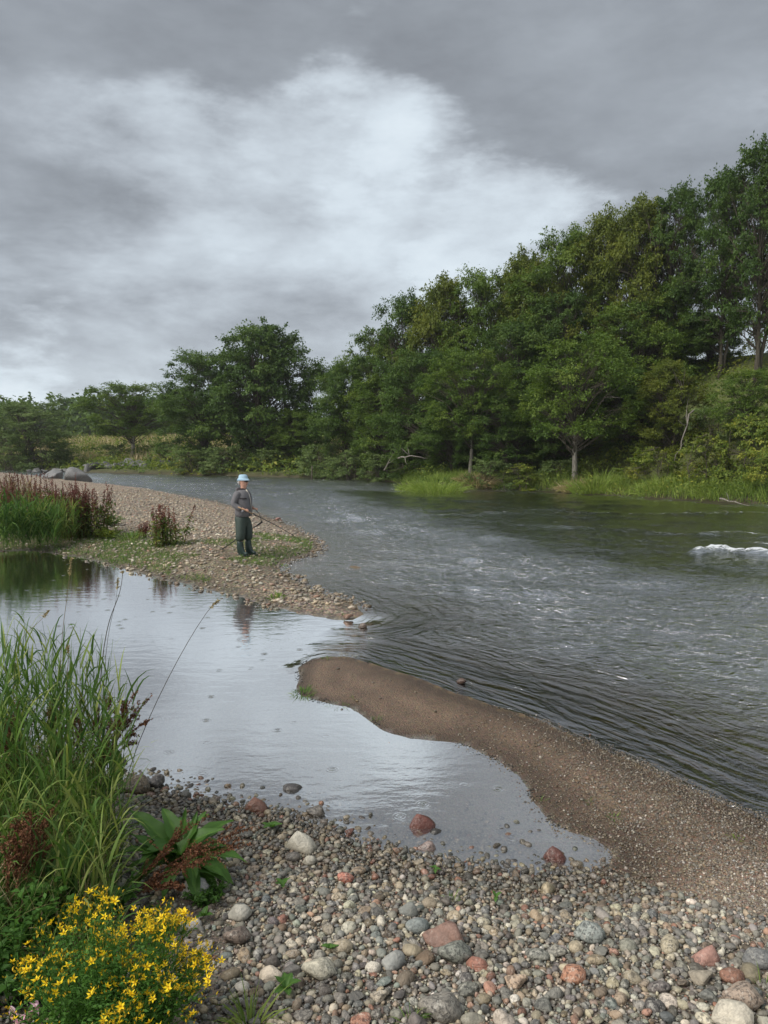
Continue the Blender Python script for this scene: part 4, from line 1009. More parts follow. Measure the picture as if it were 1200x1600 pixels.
lp = lambda u, v, Y: V(u, v, Y) - c
spikes(dk_, [[lp(222, 1385, 3.55), lp(300, 1330, 3.5), lp(405, 1290, 3.5)], [lp(225, 1390, 3.5), lp(310, 1345, 3.45), lp(392, 1318, 3.45)], [lp(215, 1380, 3.6), lp(260, 1325, 3.6), lp(325, 1275, 3.6)],
             [lp(225, 1392, 3.5), lp(280, 1350, 3.5), lp(360, 1312, 3.45)], [lp(210, 1392, 3.4), lp(250, 1372, 3.4), lp(290, 1362, 3.4)], [lp(205, 1385, 3.45), lp(240, 1350, 3.45), lp(270, 1325, 3.5)]], 3, size=.006, dens=210)
spikes(dk_, [[lp(215 + i * 9, 1398 - i * 2, 3.3), lp(230 + i * 10, 1385, 3.32), lp(240 + i * 9, 1372 + (i % 3) * 8, 3.35)] for i in range(6)], 8, size=.008, dens=260, name='withered_tuft')
# red dock hanging at the right side of the tall grass
c2 = gp(172, 1215, 4.55); d2 = empty('dock_plant', tuple(c2)); tag(d2, 'dark red seeding dock leaning over the pool from the tall grass', 'plant')
lq = lambda u, v, Y=4.55: V(u, v, Y) - c2
spikes(d2, [[lq(170, 1210), lq(182, 1140), lq(215, 1078)], [lq(172, 1180), lq(200, 1130), lq(238, 1085)], [lq(172, 1190), lq(198, 1150), lq(240, 1122)], [lq(172, 1180), lq(188, 1130), lq(196, 1095)], [lq(172, 1200), lq(180, 1150), lq(178, 1100)],
            [lq(175, 1180), lq(198, 1165), lq(215, 1160)]], 5, size=.0075, dens=230)
for (u, v_, az, el, L) in ((178, 1168, -60, -55, .22), (180, 1190, -20, -60, .16), (168, 1160, 200, -30, .18)): add_leaf(d2, tuple(lq(u, v_)), R(az), R(el), L, 1.0, LEAFM[1])
# rusty docks at the left edge and in the grass
k = 0
for (u, vb, vt, Y, lab, ph) in ((60, 1400, 1240, 3.2, 'rusty brown seeding dock in front of the tall grass near the left edge', 1), (18, 1400, 1275, 3.0, 'rusty brown seeding dock cut by the left edge', 2), (15, 1260, 1085, 4.0, 'dark brown seeding dock among the tall grass at the left edge', 3),
                             (105, 1260, 1075, 4.3, 'red brown seeding dock in the middle of the tall grass', 4), (150, 1250, 1080, 4.4, 'thin red brown seeding dock near the right side of the tall grass', 5)):
    cc = gp(u, vb, Y); dd = empty('dock_plant', tuple(cc)); tag(dd, lab, 'plant'); q_ = lambda a, b: V(a, b, Y) - cc
    rr_ = random.Random(ph); ps = []
    for j in range(5):
        du = rr_.uniform(-38, 42); ps.append([q_(u, vb) * [1, 1, 0], q_(u + du * .4, (vb + vt) / 2) + (0, rr_.uniform(-.1, .1), 0), q_(u + du, vt + rr_.uniform(0, 50)) + (0, rr_.uniform(-.15, .15), 0)])
    spikes(dd, ps, 40 + ph, size=.006, dens=190)
    for j in range(4): add_leaf(dd, (0, 0, .05 + .05 * j), rr_.uniform(0, 6.28), R(rr_.uniform(10, 45)), rr_.uniform(.2, .28), 1.0)
# broad leaves in the shade at the left edge
cl = P(40, 1440, .35); cl[2] = gz(cl[0], cl[1]); hp = empty('broad_leaf_plant', tuple(cl)); tag(hp, 'dark broad-leaved plant in the shade left of the yellow flowers', 'plant')
for j in range(16): add_leaf(hp, (rl.uniform(-.25, .2), rl.uniform(-.12, .4), rl.uniform(.02, .22)), rl.uniform(0, 6.28), R(rl.uniform(5, 50)), rl.uniform(.16, .26), 1.15)
def herb(name, cx, cy, n, rad, hgt, leaf, mat, label, seed, cat='plant', dens=18, lw=.4):
    r = np.random.default_rng(seed); root = empty(name, (cx, cy, gz(cx, cy))); st = MB(); lf = MB()
    for i in range(n):
        a = r.random() * 6.283; rr = rad * math.sqrt(r.random()); x0, y0 = math.cos(a) * rr * .35, math.sin(a) * rr * .35
        H = hgt * (.6 + .5 * r.random()) * (1 - .25 * (rr / rad)); ps = np.array([[x0, y0, -.01], [x0 * 1.6, y0 * 1.6, H * .5], [math.cos(a) * rr, math.sin(a) * rr, H]])
        st.tube(ps, [.003, .002, .001], 4, .4, cap=False); m_ = dens
        f = .25 + .75 * np.sort(r.random(m_)); T = [0, .5, 1]; pos = np.stack([np.interp(f, T, ps[:, k_]) for k_ in range(3)], -1)
        d = r.normal(size=(m_, 3)); d[:, 2] = .25 + .4 * f; d = unit(d); L = leaf * (.6 + .6 * r.random(m_)) * (1.2 - .5 * f)
        lf.quads(kites(pos, d, unit(np.array([0, 0, 1.]) + r.normal(size=(m_, 3)) * .35), L, L * lw, None), np.clip(.45 + .2 * r.normal() * .6 + .15 * r.normal(size=m_), 0, 1))
    st.build('stem', M['darkgreen'], root); lf.build('foliage', M[mat], root, smooth=False); tag(root, label, cat); return root
hb = P(322, 1388, .2); herb('small_herb', hb[0], hb[1], 26, .12, .10, .035, 'dock_leaf', 'low bright green herb with small pointed leaves below the dock plant', 2, lw=.42)
for (u, v_, n, rad, hg, lf, lab) in ((30, 1470, 40, .26, .34, .05, 'dark leafy weed at the left edge beside the yellow flowers'), (15, 1550, 30, .22, .30, .05, 'dark leafy weed in the lower left corner'), (75, 1420, 34, .2, .3, .05, 'leafy weed between the grass and the yellow flowers'),
                             (150, 1395, 24, .2, .2, .05, 'leafy weed under the short grass'), (240, 1405, 14, .14, .12, .035, 'withering weed between dock and yellow flowers')):
    q_ = P(u, v_, .35); herb('leafy_weed', q_[0], q_[1], n, rad, hg, lf, 'darkgreen', lab, int(u), lw=.5)
# ------------------------------------------------------------------ yellow flower bush
def flower_mesh(seed):
    r = np.random.default_rng(seed); m = MB()
    for k in range(5):
        a = k / 5 * 6.283 + r.normal() * .08; d = np.array([math.cos(a), math.sin(a), 0]); s = np.array([-d[1], d[0], 0]); up = .25 + .2 * r.random()
        L = .0165 * (.9 + .2 * r.random()); z = np.array([0, 0, 1.])
        v = [d * .001, d * L * .45 + s * .0036 + z * L * .45 * up, d * L + z * L * up * 1.2, d * L * .45 - s * .0036 + z * L * .45 * up, d * L * .5 + z * (L * .42 * up - .0008)]
        m.add(np.array(v), None, [[0, 1, 4], [1, 2, 4], [2, 3, 4], [3, 0, 4]], .6 + .3 * r.random())
    n = 14; pos = np.zeros((n, 3)); d = unit(r.normal(size=(n, 3)) * .5 + np.array([0, 0, 1.])); m.quads(kites(pos, d, rand_dirs(n, r), np.full(n, .010), np.full(n, .0012), None), .25)
    o = m.build('flower', M['petal'], smooth=False); me = o.data; bpy.data.objects.remove(o); return me
M['petal'] = leafmat('yellow_petals', (.62, .34, .01), (.85, .58, .012), (.95, .74, .03), trans=.3, rough=.5)
M['bud'] = leafmat('flower_buds', (.16, .16, .02), (.52, .34, .02), (.80, .52, .02), trans=.15)
M['pink'] = leafmat('pink_petals', (.55, .25, .42), (.80, .50, .68), (.9, .72, .82), trans=.35)
FM = [flower_mesh(i) for i in range(4)]
bc = P(178, 1572, .42); bz = gz(bc[0], bc[1]); bush = empty('yellow_flower_bush', (bc[0], bc[1] - .02, bz)); tag(bush, 'low bush of star-shaped yellow flowers in the lower left corner', 'flower bush')
rf = np.random.default_rng(31); st = MB(); lf = MB(); bd = MB(); fl = 0
for i in range(210):
    a = rf.random() * 6.283; rr = .35 * math.sqrt(rf.random()); ex, ey = math.cos(a) * rr * 1.0, math.sin(a) * rr * .85
    H = (.50 * (1 - (rr / .40) ** 2 * .55)) * (.60 + .52 * rf.random())
    x0, y0 = ex * .35, ey * .35; T = np.linspace(0, 1, 5); ps = np.stack([x0 + (ex - x0) * T ** 1.3, y0 + (ey - y0) * T ** 1.3, -.01 + H * T], -1)
    st.tube(ps, np.linspace(.0022, .001, 5), 4, .4, cap=False)
    m_ = 74; f = rf.random(m_) ** .8 * .93; pos = np.stack([np.interp(f, T, ps[:, k_]) for k_ in range(3)], -1) + rf.normal(size=(m_, 3)) * .016
    d = rf.normal(size=(m_, 3)); d[:, 2] = np.abs(d[:, 2]) * .5 + .1; d = unit(d); L = .017 * (.6 + .7 * rf.random(m_))
    lf.quads(kites(pos, d, unit(np.array([0, 0, 1.]) + rf.normal(size=(m_, 3)) * .4), L, L * .45, None), np.clip(.4 + .18 * rf.normal(size=m_), 0, 1))
    # flowering heads: denser on the upper and right rim
    pw = .68 + .6 * (ex > .10) + .5 * (ey > .10) - .38 * (ex < .05 and ey < -.02)
    if rf.random() < pw:
        top = ps[-1]; nb = int(rf.integers(9, 20))
        for j in range(nb):
            e = top + rf.normal(size=3) * np.array([.022, .022, .012]); st.tube(np.array([ps[-2] * .4 + top * .6, e]), [.0009, .0006], 3, .5, cap=False)
            kk = 2; dd = unit(np.array([[rf.normal() * .4, rf.normal() * .4, 1.0]]).repeat(kk, 0) + rf.normal(size=(kk, 3)) * .12); Lb = np.full(kk, .010 + .005 * rf.random())
            bd.quads(kites(np.repeat(e[None], kk, 0), dd, rand_dirs(kk, rf), Lb, Lb * .42, None), np.clip(.55 + .3 * rf.normal(size=kk), 0, 1))
        for j in range(int(rf.integers(1, 4))):
            if fl >= 290: break
            e = top + rf.normal(size=3) * np.array([.02, .02, .006]) + (0, 0, .012); o = bpy.data.objects.new('flower', FM[int(rf.integers(4))]); COL.objects.link(o); o.parent = bush
            s = .72 + .45 * rf.random(); o.scale = (s, s, s); o.location = tuple(e); o.rotation_euler = (rf.normal() * .45 + .25, rf.normal() * .45, rf.random() * 6.28); fl += 1
st.build('stems', M['bush'], bush).name = 'stem'; lf.build('foliage', M['bush'], bush, smooth=False); tag(bd.build('flower_buds', M['bud'], bush, smooth=False), kind='stuff')
# pink blossoms
pc = P(48, 1596, .45); pc[2] = gz(pc[0], pc[1]); pk = empty('pink_flower_plant', tuple(pc)); tag(pk, 'pale pink blossoms in the extreme lower left corner', 'flower')
s_ = MB(); targets = [V(52, 1576, pc[1] - .02) - pc, V(32, 1594, pc[1] - .03) - pc, V(20, 1586, pc[1] + .02) - pc]
for e in targets: s_.tube(np.array([[0, 0, -.02], e * .5 + (.01, 0, 0), e]), [.003, .002, .0015], 5, .4)
s_.build('stem', M['darkgreen'], pk)
for i, e in enumerate(targets):
    m = MB(); rr_ = np.random.default_rng(i); 
    for k in range(7):
        d = unit(rr_.normal(size=3) + np.array([.5, -.3, .4])); v, q = leaf_blade(.022 + .012 * rr_.random(), .016, k, droop=.8, wave=.05, nx=4, ny=2)
        z_ = unit(np.cross(d, rr_.normal(size=3))); y_ = np.cross(z_, d); m.add(v @ np.array([d, y_, z_]) + e, q, None, .3 + .6 * rr_.random())
    m.build('blossom', M['pink'], pk)
# small tufts and sprouts on the shingle
for (u, v_, n, rad, hg, wd, mt, lab) in ((388, 1612, 60, .05, .16, .008, 'grass_yellow', 'bright yellow green grass tuft at the bottom edge of the shingle'), (640, 1600, 26, .03, .10, .005, 'grass', 'small grass tuft at the bottom edge beside the grey brown stone'),
        (1192, 1545, 26, .04, .09, .004, 'grass', 'small grass tuft at the right edge of the shingle'), (706, 1408, 24, .03, .07, .004, 'grass', 'tiny grass sprouts on the wet shingle'), (845, 1250, 14, .03, .05, .004, 'grass', 'tiny tuft on the spit edge by the pool'),
        (958, 1278, 16, .03, .05, .005, 'grass', 'tiny tuft on the brown gravel of the spit'), (1150, 1312, 16, .05, .04, .005, 'grass_yellow', 'flat mossy tuft on the gravel at the right'), (922, 1254, 12, .03, .04, .005, 'grass', 'dark sprig on the brown gravel'),
        (474, 1084, 90, .10, .10, .006, 'grass', 'green weed tuft on the tip of the sand spit'), (510, 1030, 20, .05, .06, .005, 'grass', 'small sprigs on the top edge of the sand spit'), (540, 1026, 34, .12, .07, .004, 'straw', 'thin dry sprigs on the river edge of the spit'),
        (588, 1125, 22, .04, .07, .004, 'grass', 'small sprout on the pool edge of the spit'), (528, 1104, 24, .10, .05, .004, 'grass', 'row of sprouts along the pool edge of the spit'), (552, 1092, 10, .03, .05, .004, 'grass', 'small sprout on the bare sand')):
    q_ = P(u, v_, .04)
    for _ in range(4): q_ = P(u, v_, max(0, gz(q_[0], q_[1])))
    tuft('grass_tuft', q_[0], q_[1], n, rad, hg, wd, mt, lab, seed=int(u + v_), lean=1.0)
for (u, v_, n, L, lab) in ((448, 1555, 6, .07, 'small dark leafy seedling on the shingle beside the cream stone'), (442, 1392, 5, .055, 'seedling with oval leaves among the wet pebbles'), (318, 1440, 5, .05, 'seedling below the herb at the edge of the shingle'), (515, 1492, 4, .045, 'bright green seedling above the cream stone'),
                        (775, 1410, 3, .04, 'single upright green leaf sprout on the shingle'), (680, 1366, 4, .04, 'lime green seedling at the pool edge'), (425, 1300, 6, .075, 'leafy seedling at the pool edge beside the dock plant')):
    q_ = P(u, v_, .15)
    for _ in range(4): q_ = P(u, v_, max(0, gz(q_[0], q_[1])))
    sd_ = empty('seedling', (q_[0], q_[1], gz(q_[0], q_[1]) + .02)); tag(sd_, lab, 'plant')
    for j in range(n): add_leaf(sd_, (0, 0, .01), j * 6.283 / n + rl.uniform(-.3, .3), R(rl.uniform(20, 60)), L, 1.5)
# ------------------------------------------------------------------ plants on the gravel bar
def bar_pt(u, v_, z=.2):
    p = P(u, v_, z)
    for _ in range(4): p = P(u, v_, max(gz(p[0], p[1]), 0))
    return p
r = np.random.default_rng(15)
def clump_pts(u0, u1, v0, v1, n):
    out = []
    for i in range(n): out.append(bar_pt(u0 + (u1 - u0) * r.random(), v0 + (v1 - v0) * r.random()))
    return np.array(out)
b_ = clump_pts(-60, 95, 835, 862, 230); reeds('marsh_grass', b_, .55 + .55 * r.random(230), 14, label='dark green arching grass at the far left pool edge', ll=.62, lw=.03, nl=6, tb=.22, arch=1.7)
b_ = clump_pts(60, 120, 830, 850, 90); reeds('light_grass', b_, .75 + .3 * r.random(90), 15, label='lighter upright grass behind the dark arching grass', ll=.5, lw=.025, nl=6, tb=.62, arch=1.0)
b_ = clump_pts(-60, 60, 800, 822, 120); reeds('brown_grass', b_, .9 + .3 * r.random(120), 16, mat='straw', label='brownish seeding grass behind the arching grass at the left', ll=.4, lw=.022, nl=6, tb=.1)
def red_dock(u, v_, vt, spread, n, label, seed, dens=30, green=True):
    p = bar_pt(u, v_); root = empty('red_dock', tuple(p)); rr_ = np.random.default_rng(seed); Ht = (v_ - vt) / F * p[1]; sw = spread / F * p[1]
    st = MB(); sdm = MB(); lf = MB()
    for i in range(n):
        bx = rr_.normal() * sw * .35; by = rr_.normal() * sw * .3; H = Ht * (.6 + .4 * rr_.random()); le = rr_.normal() * .12
        T = np.linspace(0, 1, 6); ps = np.stack([bx + le * H * T ** 1.5, by + rr_.normal() * .1 * H * T, H * T - .02], -1); st.tube(ps, np.linspace(.010, .004, 6), 3, .1, cap=False)
        m_ = dens * 3; f = .42 + .58 * rr_.random(m_); pos = np.stack([np.interp(f, T, ps[:, k_]) for k_ in range(3)], -1) + rr_.normal(size=(m_, 3)) * np.array([.035, .035, .02]) * (1.25 - f)[:, None] * 1.3
        L = .03 * (.6 + .8 * rr_.random(m_)); sdm.quads(kites(pos, unit(rr_.normal(size=(m_, 3)) + np.array([0, 0, 1.])), rand_dirs(m_, rr_), L, L * .8, None), np.clip(.35 + .25 * rr_.normal() * .8 + .15 * rr_.normal(size=m_), 0, 1))
        if green:
            m_ = 42; f = .68 * rr_.random(m_); pos = np.stack([np.interp(f, T, ps[:, k_]) for k_ in range(3)], -1) + rr_.normal(size=(m_, 3)) * .06; L = .13 * (.5 + .7 * rr_.random(m_))
            lf.quads(kites(pos, unit(rr_.normal(size=(m_, 3)) + np.array([0, 0, .3])), unit(np.array([0, -.2, 1.]) + rr_.normal(size=(m_, 3)) * .4), L, L * .35, None), np.clip(.4 + .25 * rr_.normal(size=m_), 0, 1))
    st.build('stem', M['dock_seed'], root); sdm.build('seed_spikes', M['redseed'], root, smooth=False).name = 'seed_spike'
    if green: lf.build('foliage', M['herbmix'], root, smooth=False)
    tag(root, label, 'plant'); return root
M['redseed'] = leafmat('red_seeds', (.07, .025, .022), (.17, .055, .045), (.26, .12, .07), trans=.15, rough=.7)
M['herbmix'] = leafmat('bar_herbs', (.05, .08, .02), (.10, .14, .03), (.26, .26, .05))
red_dock(126, 838, 752, 58, 80, 'tall dark red docks at the right end of the left bank growth', 1)
red_dock(85, 836, 755, 55, 56, 'brown red docks in the middle of the left bank growth', 2)
red_dock(22, 826, 736, 120, 120, 'rust brown docks at the back of the left bank growth', 3)
red_dock(262, 852, 785, 34, 16, 'small red dock plant alone on the gravel bar left of the angler', 4)
red_dock(228, 840, 812, 26, 8, 'small withered red weed left of the lone dock on the bar', 5, green=False)
for (u, v_, n, rad, hg, lf_, mt, lab) in ((170, 842, 26, .4, .35, .09, 'weed', 'yellow green weed at the right foot of the red docks'), (176, 822, 22, .35, .35, .10, 'grass', 'bright green weed beside the red docks on the bar')):
    q_ = bar_pt(u, v_); herb('bar_weed', q_[0], q_[1], n, rad, hg, lf_, mt, lab, int(u), dens=24)
blades('bar_grass', 19000, (-9.5, 1, 10.5, 20), lambda X, Y, h, a, b, c: (b > .02) & (b < 3.4) & (X < .2) & (vn(X * 1.1, Y * .9, 70) + .35 * vn(X * 4, Y * 4, 71) - .05 * b - .12 * sm(-3.5, 0, X) > .64) & (h > .02), .11, .012, 'grass', r, S=2, lean=1.0, tmod=lambda X, Y: .1, label='patchy green grass on the pool side of the gravel bar', cat='grass')
blades('bar_edge_grass', 2600, (-12, -5.5, 13.5, 18.5), lambda X, Y, h, a, b, c: (b > -.02) & (b < 1.6), .16, .012, 'grass', r, S=2, lean=1.0, tmod=lambda X, Y: .0, label='olive grass at the dark pool edge below the docks', cat='grass')
for (u, v_, n, rad, hg, lab) in ((432, 934, 60, .14, .12, 'small bright green weed at the pool edge of the bar'), (205, 842, 160, .3, .30, 'green grass tuft left of the lone red dock'), (436, 884, 40, .2, .05, 'low green tuft near the angler on the river edge')):
    q_ = bar_pt(u, v_); tuft('grass_tuft', q_[0], q_[1], n, rad, hg, .02, 'grass', lab, seed=int(u), tb=.6)

# ------------------------------------------------------------------ angler
def skin_obj(name, nodes, edges, mat, parent, root=0, sub=2, closed=False):
    me = bpy.data.meshes.new(name); me.from_pydata([n[:3] for n in nodes], edges, []); o = bpy.data.objects.new(name, me); COL.objects.link(o); o.parent = parent
    sk = o.modifiers.new('skin', 'SKIN'); sk.use_smooth_shade = True
    for i, n in enumerate(nodes):
        rx = n[3]; ry = n[4] if len(n) > 4 else n[3]; me.skin_vertices[0].data[i].radius = (rx, ry)
    me.skin_vertices[0].data[root].use_root = True
    s = o.modifiers.new('sub', 'SUBSURF'); s.levels = sub; s.render_levels = sub
    me.materials.append(mat); return o
M['skin'] = simple('skin', (.50, .27, .19), .55, .06, 30); M['jacket'] = simple('jacket_cloth', (.125, .12, .125), .85, .22, 14, bump=.01, spec=.2)
M['jacket_dark'] = simple('jacket_dark_cloth', (.035, .03, .032), .85, .2, 14, spec=.2); M['wader'] = simple('wader_cloth', (.026, .042, .033), .6, .25, 10, bump=.01)
M['rubber'] = simple('boot_rubber', (.018, .035, .03), .35, .2, 10); M['hat'] = simple('hat_cloth', (.30, .43, .52), .85, .1, 40, bump=.004, spec=.2)
M['black'] = simple('black_plastic', (.012, .012, .014), .3, .1); M['cork'] = simple('cork', (.35, .22, .12), .8, .2, 60); M['hair'] = simple('grey_hair', (.45, .43, .40), .8); M['shirt'] = simple('shirt', (.55, .50, .40), .8)
M['metal'] = simple('reel_metal', (.10, .10, .11), .3); M['net'] = simple('wooden_net', (.25, .10, .06), .6)
fp = bar_pt(380, 867); man = empty('person', tuple(fp), R(-20)); tag(man, 'person fishing on the gravel bar in blue bucket hat, grey jacket and green waders', 'person')
SH = 1.03
body = skin_obj('body', [(0, 0, .93, .11, .12), (0, 0, 1.12, .12, .12), (.0, 0, 1.30, .11, .12), (.01, 0, 1.42, .06, .065), (.035, 0, 1.50, .058, .058), (.045, 0, 1.56, .090, .082), (.035, 0, 1.64, .115, .100), (.025, 0, 1.71, .09, .08),
    (0, -.16, 1.34, .045), (-.06, -.26, 1.14, .042), (.15, -.22, 1.03, .034), (.19, -.20, 1.02, .03),
    (0, .16, 1.34, .045), (-.03, .25, 1.13, .042), (.17, .15, 1.04, .034), (.21, .13, 1.03, .03),
    (0, -.10, .84, .09), (.01, -.11, .47, .06), (-.01, -.11, .10, .04), (.0, .10, .84, .09), (.06, .11, .47, .06), (.06, .12, .10, .04)],
    [(0, 1), (1, 2), (2, 3), (3, 4), (4, 5), (5, 6), (6, 7), (2, 8), (8, 9), (9, 10), (10, 11), (2, 12), (12, 13), (13, 14), (14, 15), (0, 16), (16, 17), (17, 18), (0, 19), (19, 20), (20, 21)], M['skin'], man)
m = MB()                                                     # nose, ears, mouth on the head
m.add(np.array([[.125, 0, 1.64], [.168, 0, 1.605], [.125, .02, 1.60], [.125, -.02, 1.60], [.128, 0, 1.592]]), None, [[0, 3, 1], [0, 1, 2], [1, 3, 4], [1, 4, 2]], .5)
m.build('nose', M['skin'], man)
for s in (-1, 1):
    m = MB(); m.tube(np.array([[.02, s * .078, 1.585], [.005, s * .088, 1.605], [.01, s * .088, 1.63], [.03, s * .080, 1.64]]), [.008, .012, .013, .008], 6); m.build('ear', M['skin'], man)
m = MB(); m.tube(np.array([[.108, -.03, 1.568], [.130, 0, 1.566], [.108, .03, 1.568]]), [.004, .006, .004], 5); m.build('mouth', simple('lips', (.30, .10, .08), .5), man)
m = MB(); m.tube(np.array([[.03, -.083, 1.64], [.105, -.06, 1.640], [.125, -.02, 1.638], [.125, .02, 1.638], [.105, .06, 1.64], [.03, .083, 1.64]]), [.004, .012, .016, .016, .012, .004], 6); m.build('sunglasses', M['black'], man)
m = MB()
for s in (-1, 1): m.tube(np.array([[-.02, s * .075, 1.67], [-.035, s * .075, 1.62], [-.035, s * .06, 1.56]]), [.022, .026, .012], 7)
m.tube(np.array([[-.055, -.05, 1.60], [-.065, 0, 1.60], [-.055, .05, 1.60]]), [.02, .024, .02], 7); m.build('hair', M['hair'], man)
def lathe(mb, prof, k=20, ctr=(0, 0, 0), sx=1, sy=1, wob=0, r=None):
    prof = np.array(prof, float); n = len(prof); th = np.arange(k) / k * 6.2832
    w_ = 1 + wob * np.sin(th * 3 + 1)
    v = np.stack([ctr[0] + sx * prof[:, 0][:, None] * (np.cos(th) * w_)[None], ctr[1] + sy * prof[:, 0][:, None] * (np.sin(th) * w_)[None], ctr[2] + np.repeat(prof[:, 1][:, None], k, 1)], -1).reshape(-1, 3)
    i = np.arange(n - 1)[:, None] * k + np.arange(k)[None]; j = np.arange(n - 1)[:, None] * k + (np.arange(k)[None] + 1) % k
    mb.add(v, np.stack([i, j, j + k, i + k], -1).reshape(-1, 4), None, .5)
m = MB(); lathe(m, [(.001, .095), (.05, .094), (.085, .086), (.096, .07), (.106, .02), (.112, .0), (.145, -.030), (.147, -.034), (.11, .012), (.10, .02)], 24, (.028, 0, 1.695), 1.0, .88, .01)
m.build('bucket_hat', M['hat'], man)
m = MB(); th = np.arange(28) / 28 * 6.2832; prof = [(.17, .865), (.190, .87), (.195, .96), (.196, 1.05), (.199, 1.15), (.196, 1.26), (.185, 1.34), (.155, 1.41), (.115, 1.445), (.08, 1.46)]
vv = []
for k_, (r_, z_) in enumerate(prof):
    fold = 1 + .022 * np.sin(th * 3 + z_ * 14) + .014 * np.sin(th * 7 - z_ * 22); bel = .02 * math.exp(-((z_ - 1.08) / .15) ** 2)
    vv.append(np.stack([.015 + bel + r_ * .92 * np.cos(th) * fold, r_ * 1.10 * np.sin(th) * fold, z_ + .008 * np.sin(th * 2) * (z_ < .93)], -1))
vv = np.concatenate(vv); i_ = np.arange(len(prof) - 1)[:, None] * 28 + np.arange(28)[None]; j_ = np.arange(len(prof) - 1)[:, None] * 28 + (np.arange(28)[None] + 1) % 28
m.add(vv, np.stack([i_, j_, j_ + 28, i_ + 28], -1).reshape(-1, 4), None, .5); m.build('jacket', M['jacket'], man)
for s_, pts_ in ((-1, [(0, -.15, 1.40, .085), (-.01, -.20, 1.36, .088), (-.07, -.27, 1.15, .074), (.05, -.25, 1.065, .066), (.135, -.225, 1.035, .052)]), (1, [(0, .15, 1.40, .085), (0, .20, 1.36, .088), (-.04, .265, 1.14, .072), (.09, .20, 1.06, .064), (.16, .16, 1.04, .05)])):
    skin_obj('sleeve', pts_, [(0, 1), (1, 2), (2, 3), (3, 4)], M['jacket'], man)
m = MB(); lathe(m, [(.10, 0), (.112, .02), (.10, .05), (.085, .065), (.075, .055), (.09, .02)], 18, (-.01, 0, 1.425), 1.0, 1.1, .03); m.build('collar', M['jacket_dark'], man)
m = MB(); m.tube(np.array([[-.10, -.06, 1.47], [-.13, 0, 1.46], [-.10, .06, 1.47]]), [.03, .045, .03], 8); m.build('hood', M['jacket'], man)
m = MB(); m.tube(np.array([[.115, -.03, 1.46], [.15, -.02, 1.40], [.165, -.02, 1.36]]), [.012, .016, .01], 5); m.build('shirt_front', M['shirt'], man)
m = MB(); m.tube(np.array([[.178, -.02, 1.38], [.216, -.02, 1.25], [.236, -.02, 1.08], [.215, -.02, .88]]), [.008, .008, .008, .007], 5); m.build('zip', simple('zip_tape', (.25, .24, .22), .6), man)
m = MB(); m.tube(np.array([[.06, -.214, 1.27], [.125, -.187, 1.27], [.178, -.117, 1.27]]), [.014, .016, .014], 4); m.tube(np.array([[.05, -.215, 1.02], [.12, -.19, 1.0], [.175, -.12, 1.0]]), [.012, .014, .012], 4); m.build('pocket_flap', M['jacket_dark'], man)
skin_obj('waders', [(.0, 0, .93, .185, .195), (.0, 0, .82, .17, .17), (0, -.10, .74, .128), (.02, -.115, .52, .112), (-.005, -.112, .38, .112), (0, -.11, .31, .085), (.01, .10, .74, .128), (.07, .115, .52, .112), (.055, .118, .38, .112), (.06, .118, .31, .085)],
    [(0, 1), (1, 2), (2, 3), (3, 4), (4, 5), (1, 6), (6, 7), (7, 8), (8, 9)], M['wader'], man)
for (bx, by) in ((-.01, -.11), (.06, .12)):
    skin_obj('boot', [(bx, by, .36, .082), (bx, by, .22, .072), (bx, by, .10, .068), (bx - .02, by, .045, .05, .045), (bx + .10, by, .045, .045, .05), (bx + .19, by, .035, .034, .045)], [(0, 1), (1, 2), (2, 3), (2, 4), (4, 5)], M['rubber'], man)
    m = MB(); m.tube(np.array([[bx - .07, by, .008], [bx + .05, by, .008], [bx + .235, by, .008]]), [.045, .045, .03], 8); o = m.build('boot_sole', M['black'], man); o.scale = (1, 1, .45)
def hand(px_, py_, pz_, dx, s):
    nodes = [(px_, py_, pz_, .026, .030), (px_ + .045, py_, pz_ - .005, .022, .034)]; e = [(0, 1)]
    hn = skin_obj('hand', nodes, e, M['skin'], man, sub=2)
    for k, (fy, fl_) in enumerate(((-.026, .030), (-.009, .034), (.009, .032), (.025, .026))):
        x0 = px_ + .06; skin_obj('finger', [(px_ + .05, py_ + fy, pz_ + .002, .009), (x0 + .018, py_ + fy, pz_ + .004, .0085), (x0 + .030, py_ + fy * .95, pz_ - .018, .008), (x0 + .012, py_ + fy * .9, pz_ - .034, .007)], [(0, 1), (1, 2), (2, 3)], M['skin'], man, sub=1)
    skin_obj('thumb', [(px_ + .01, py_ + s * .022, pz_ + .012, .012), (px_ + .04, py_ + s * .036, pz_ + .016, .0105), (px_ + .066, py_ + s * .018, pz_ + .012, .009)], [(0, 1), (1, 2)], M['skin'], man, sub=1)
hand(.17, -.205, 1.02, 1, 1); hand(.20, .135, 1.03, 1, -1)
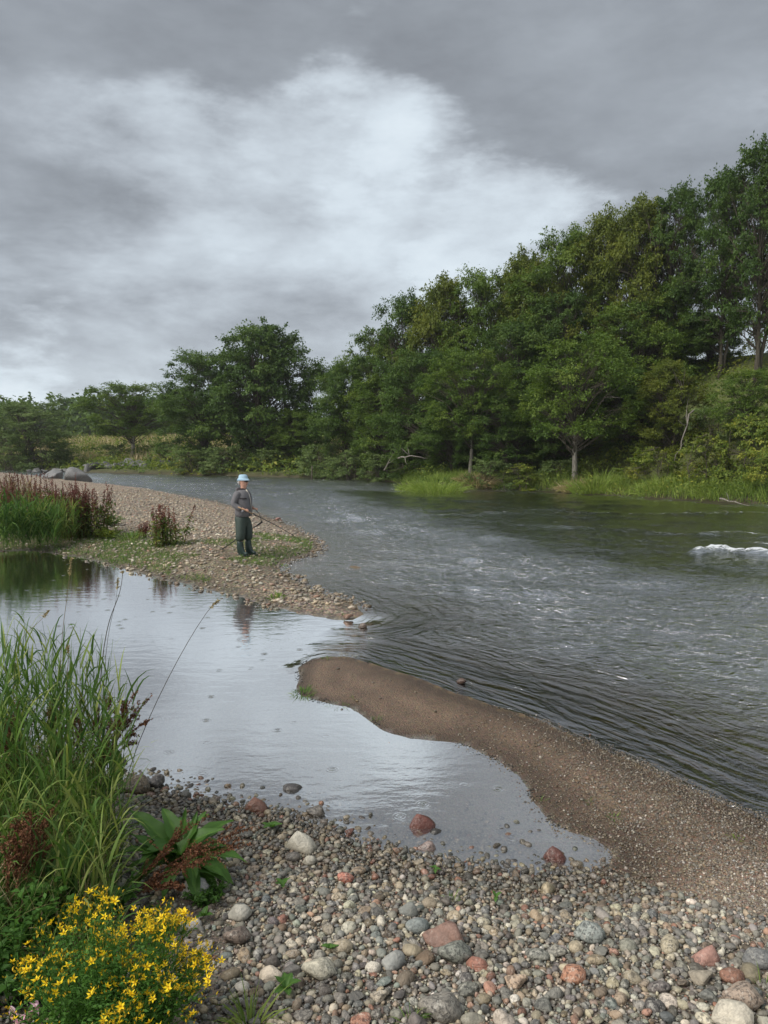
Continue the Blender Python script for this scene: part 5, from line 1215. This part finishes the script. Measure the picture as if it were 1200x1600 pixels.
# rod, held in the right hand; local frame of the man
Mw = Matrix.Translation(Vector(fp)) @ Matrix.Rotation(R(-20), 4, 'Z')
W = lambda x, y, z: np.array((Mw @ Vector((x, y, z)))[:])
h0 = W(.235, -.205, 1.0); tip = V(470, 838, fp[1] + .25); dirn = unit(tip - h0)
rod = empty('fishing_rod', tuple(h0)); tag(rod, 'thin dark fishing rod held out towards the river by the person', 'fishing rod')
m = MB(); m.tube(np.array([-dirn * .22, dirn * .14]), [.012, .012], 8); m.build('cork_grip', M['cork'], rod)
T = np.linspace(0, 1, 12); Lr = np.linalg.norm(tip - h0) * 1.02
m = MB(); m.tube(np.array([dirn * .14 + dirn * (Lr - .14) * t_ + np.array([0, 0, -.10 * t_ ** 2.4]) for t_ in T]), np.linspace(.012, .004, 12), 6); m.build('shaft', M['black'], rod)
m = MB(); rc = -dirn * .10 + np.array([0, 0, -.05]); m.tube(np.array([rc + (0, -.018, 0), rc + (0, .018, 0)]), [.036, .036], 14); m.tube(np.array([rc, rc + (0, 0, .045)]), [.005, .005], 5); m.build('reel', M['metal'], rod)
m = MB()
for t_ in (.3, .5, .7, .88):
    c_ = dirn * (.14 + (Lr - .14) * t_) + np.array([0, 0, -.10 * t_ ** 2.4 - .012]); m.tube(np.array([c_ + (math.cos(a) * .004, math.sin(a) * .010, math.sin(a * 1) * 0 + math.cos(a) * .008) for a in np.linspace(0, 6.28, 9)]), .0012, 4, cap=False)
m.build('line_guides', M['metal'], rod).name = 'line_guide'
# wading staff behind the legs
s0 = V(346, 861, fp[1] + .35); s0[2] = gz(s0[0], s0[1]) + .01; s1 = V(409, 816, fp[1] + .22); sdn = unit(s1 - s0)
stf = empty('wading_staff', tuple(s0)); tag(stf, 'dark wading staff slanting behind the legs of the person', 'wading staff')
m = MB(); m.tube(np.array([s0 * 0, s1 - s0 - sdn * .1]), [.010, .010], 8); m.build('pole', M['black'], stf)
m = MB(); m.tube(np.array([s1 - s0 - sdn * .14, s1 - s0 - sdn * .07, s1 - s0 + sdn * .02]), [.016, .02, .018], 8); m.build('grip', M['black'], stf)
m = MB(); m.tube(np.array([-sdn * .02, sdn * .05]), [.014, .018], 8); m.build('tip', M['black'], stf)
hl = W(.26, .135, 1.0); m = MB(); m.tube(np.array([s1 - s0, (s1 + hl) / 2 - s0 + (.02, 0, .04), hl - s0]), [.008, .007, .010], 5); m.tube(np.array([s1 - s0, (s1 + hl) / 2 - s0 + (-.05, 0, -.02), W(.18, .10, .96) - s0]), [.004, .004, .004], 4); m.build('strap', M['black'], stf)

# ------------------------------------------------------------------ damp air
bm = bmesh.new(); bmesh.ops.create_cube(bm, size=1); me = bpy.data.meshes.new('haze'); bm.to_mesh(me); bm.free()
hz_ = bpy.data.objects.new('haze', me); COL.objects.link(hz_); hz_.scale = (1760, 930, 26); hz_.location = (0, 440, 11.1)
hm, t, o = newmat('haze'); pv = t.new('ShaderNodeVolumePrincipled'); pv.inputs['Color'].default_value = (.95, .97, 1, 1); pv.inputs['Density'].default_value = .00022
t.link(pv.outputs[0], o.inputs['Volume']); me.materials.append(hm); tag(hz_, kind='stuff')
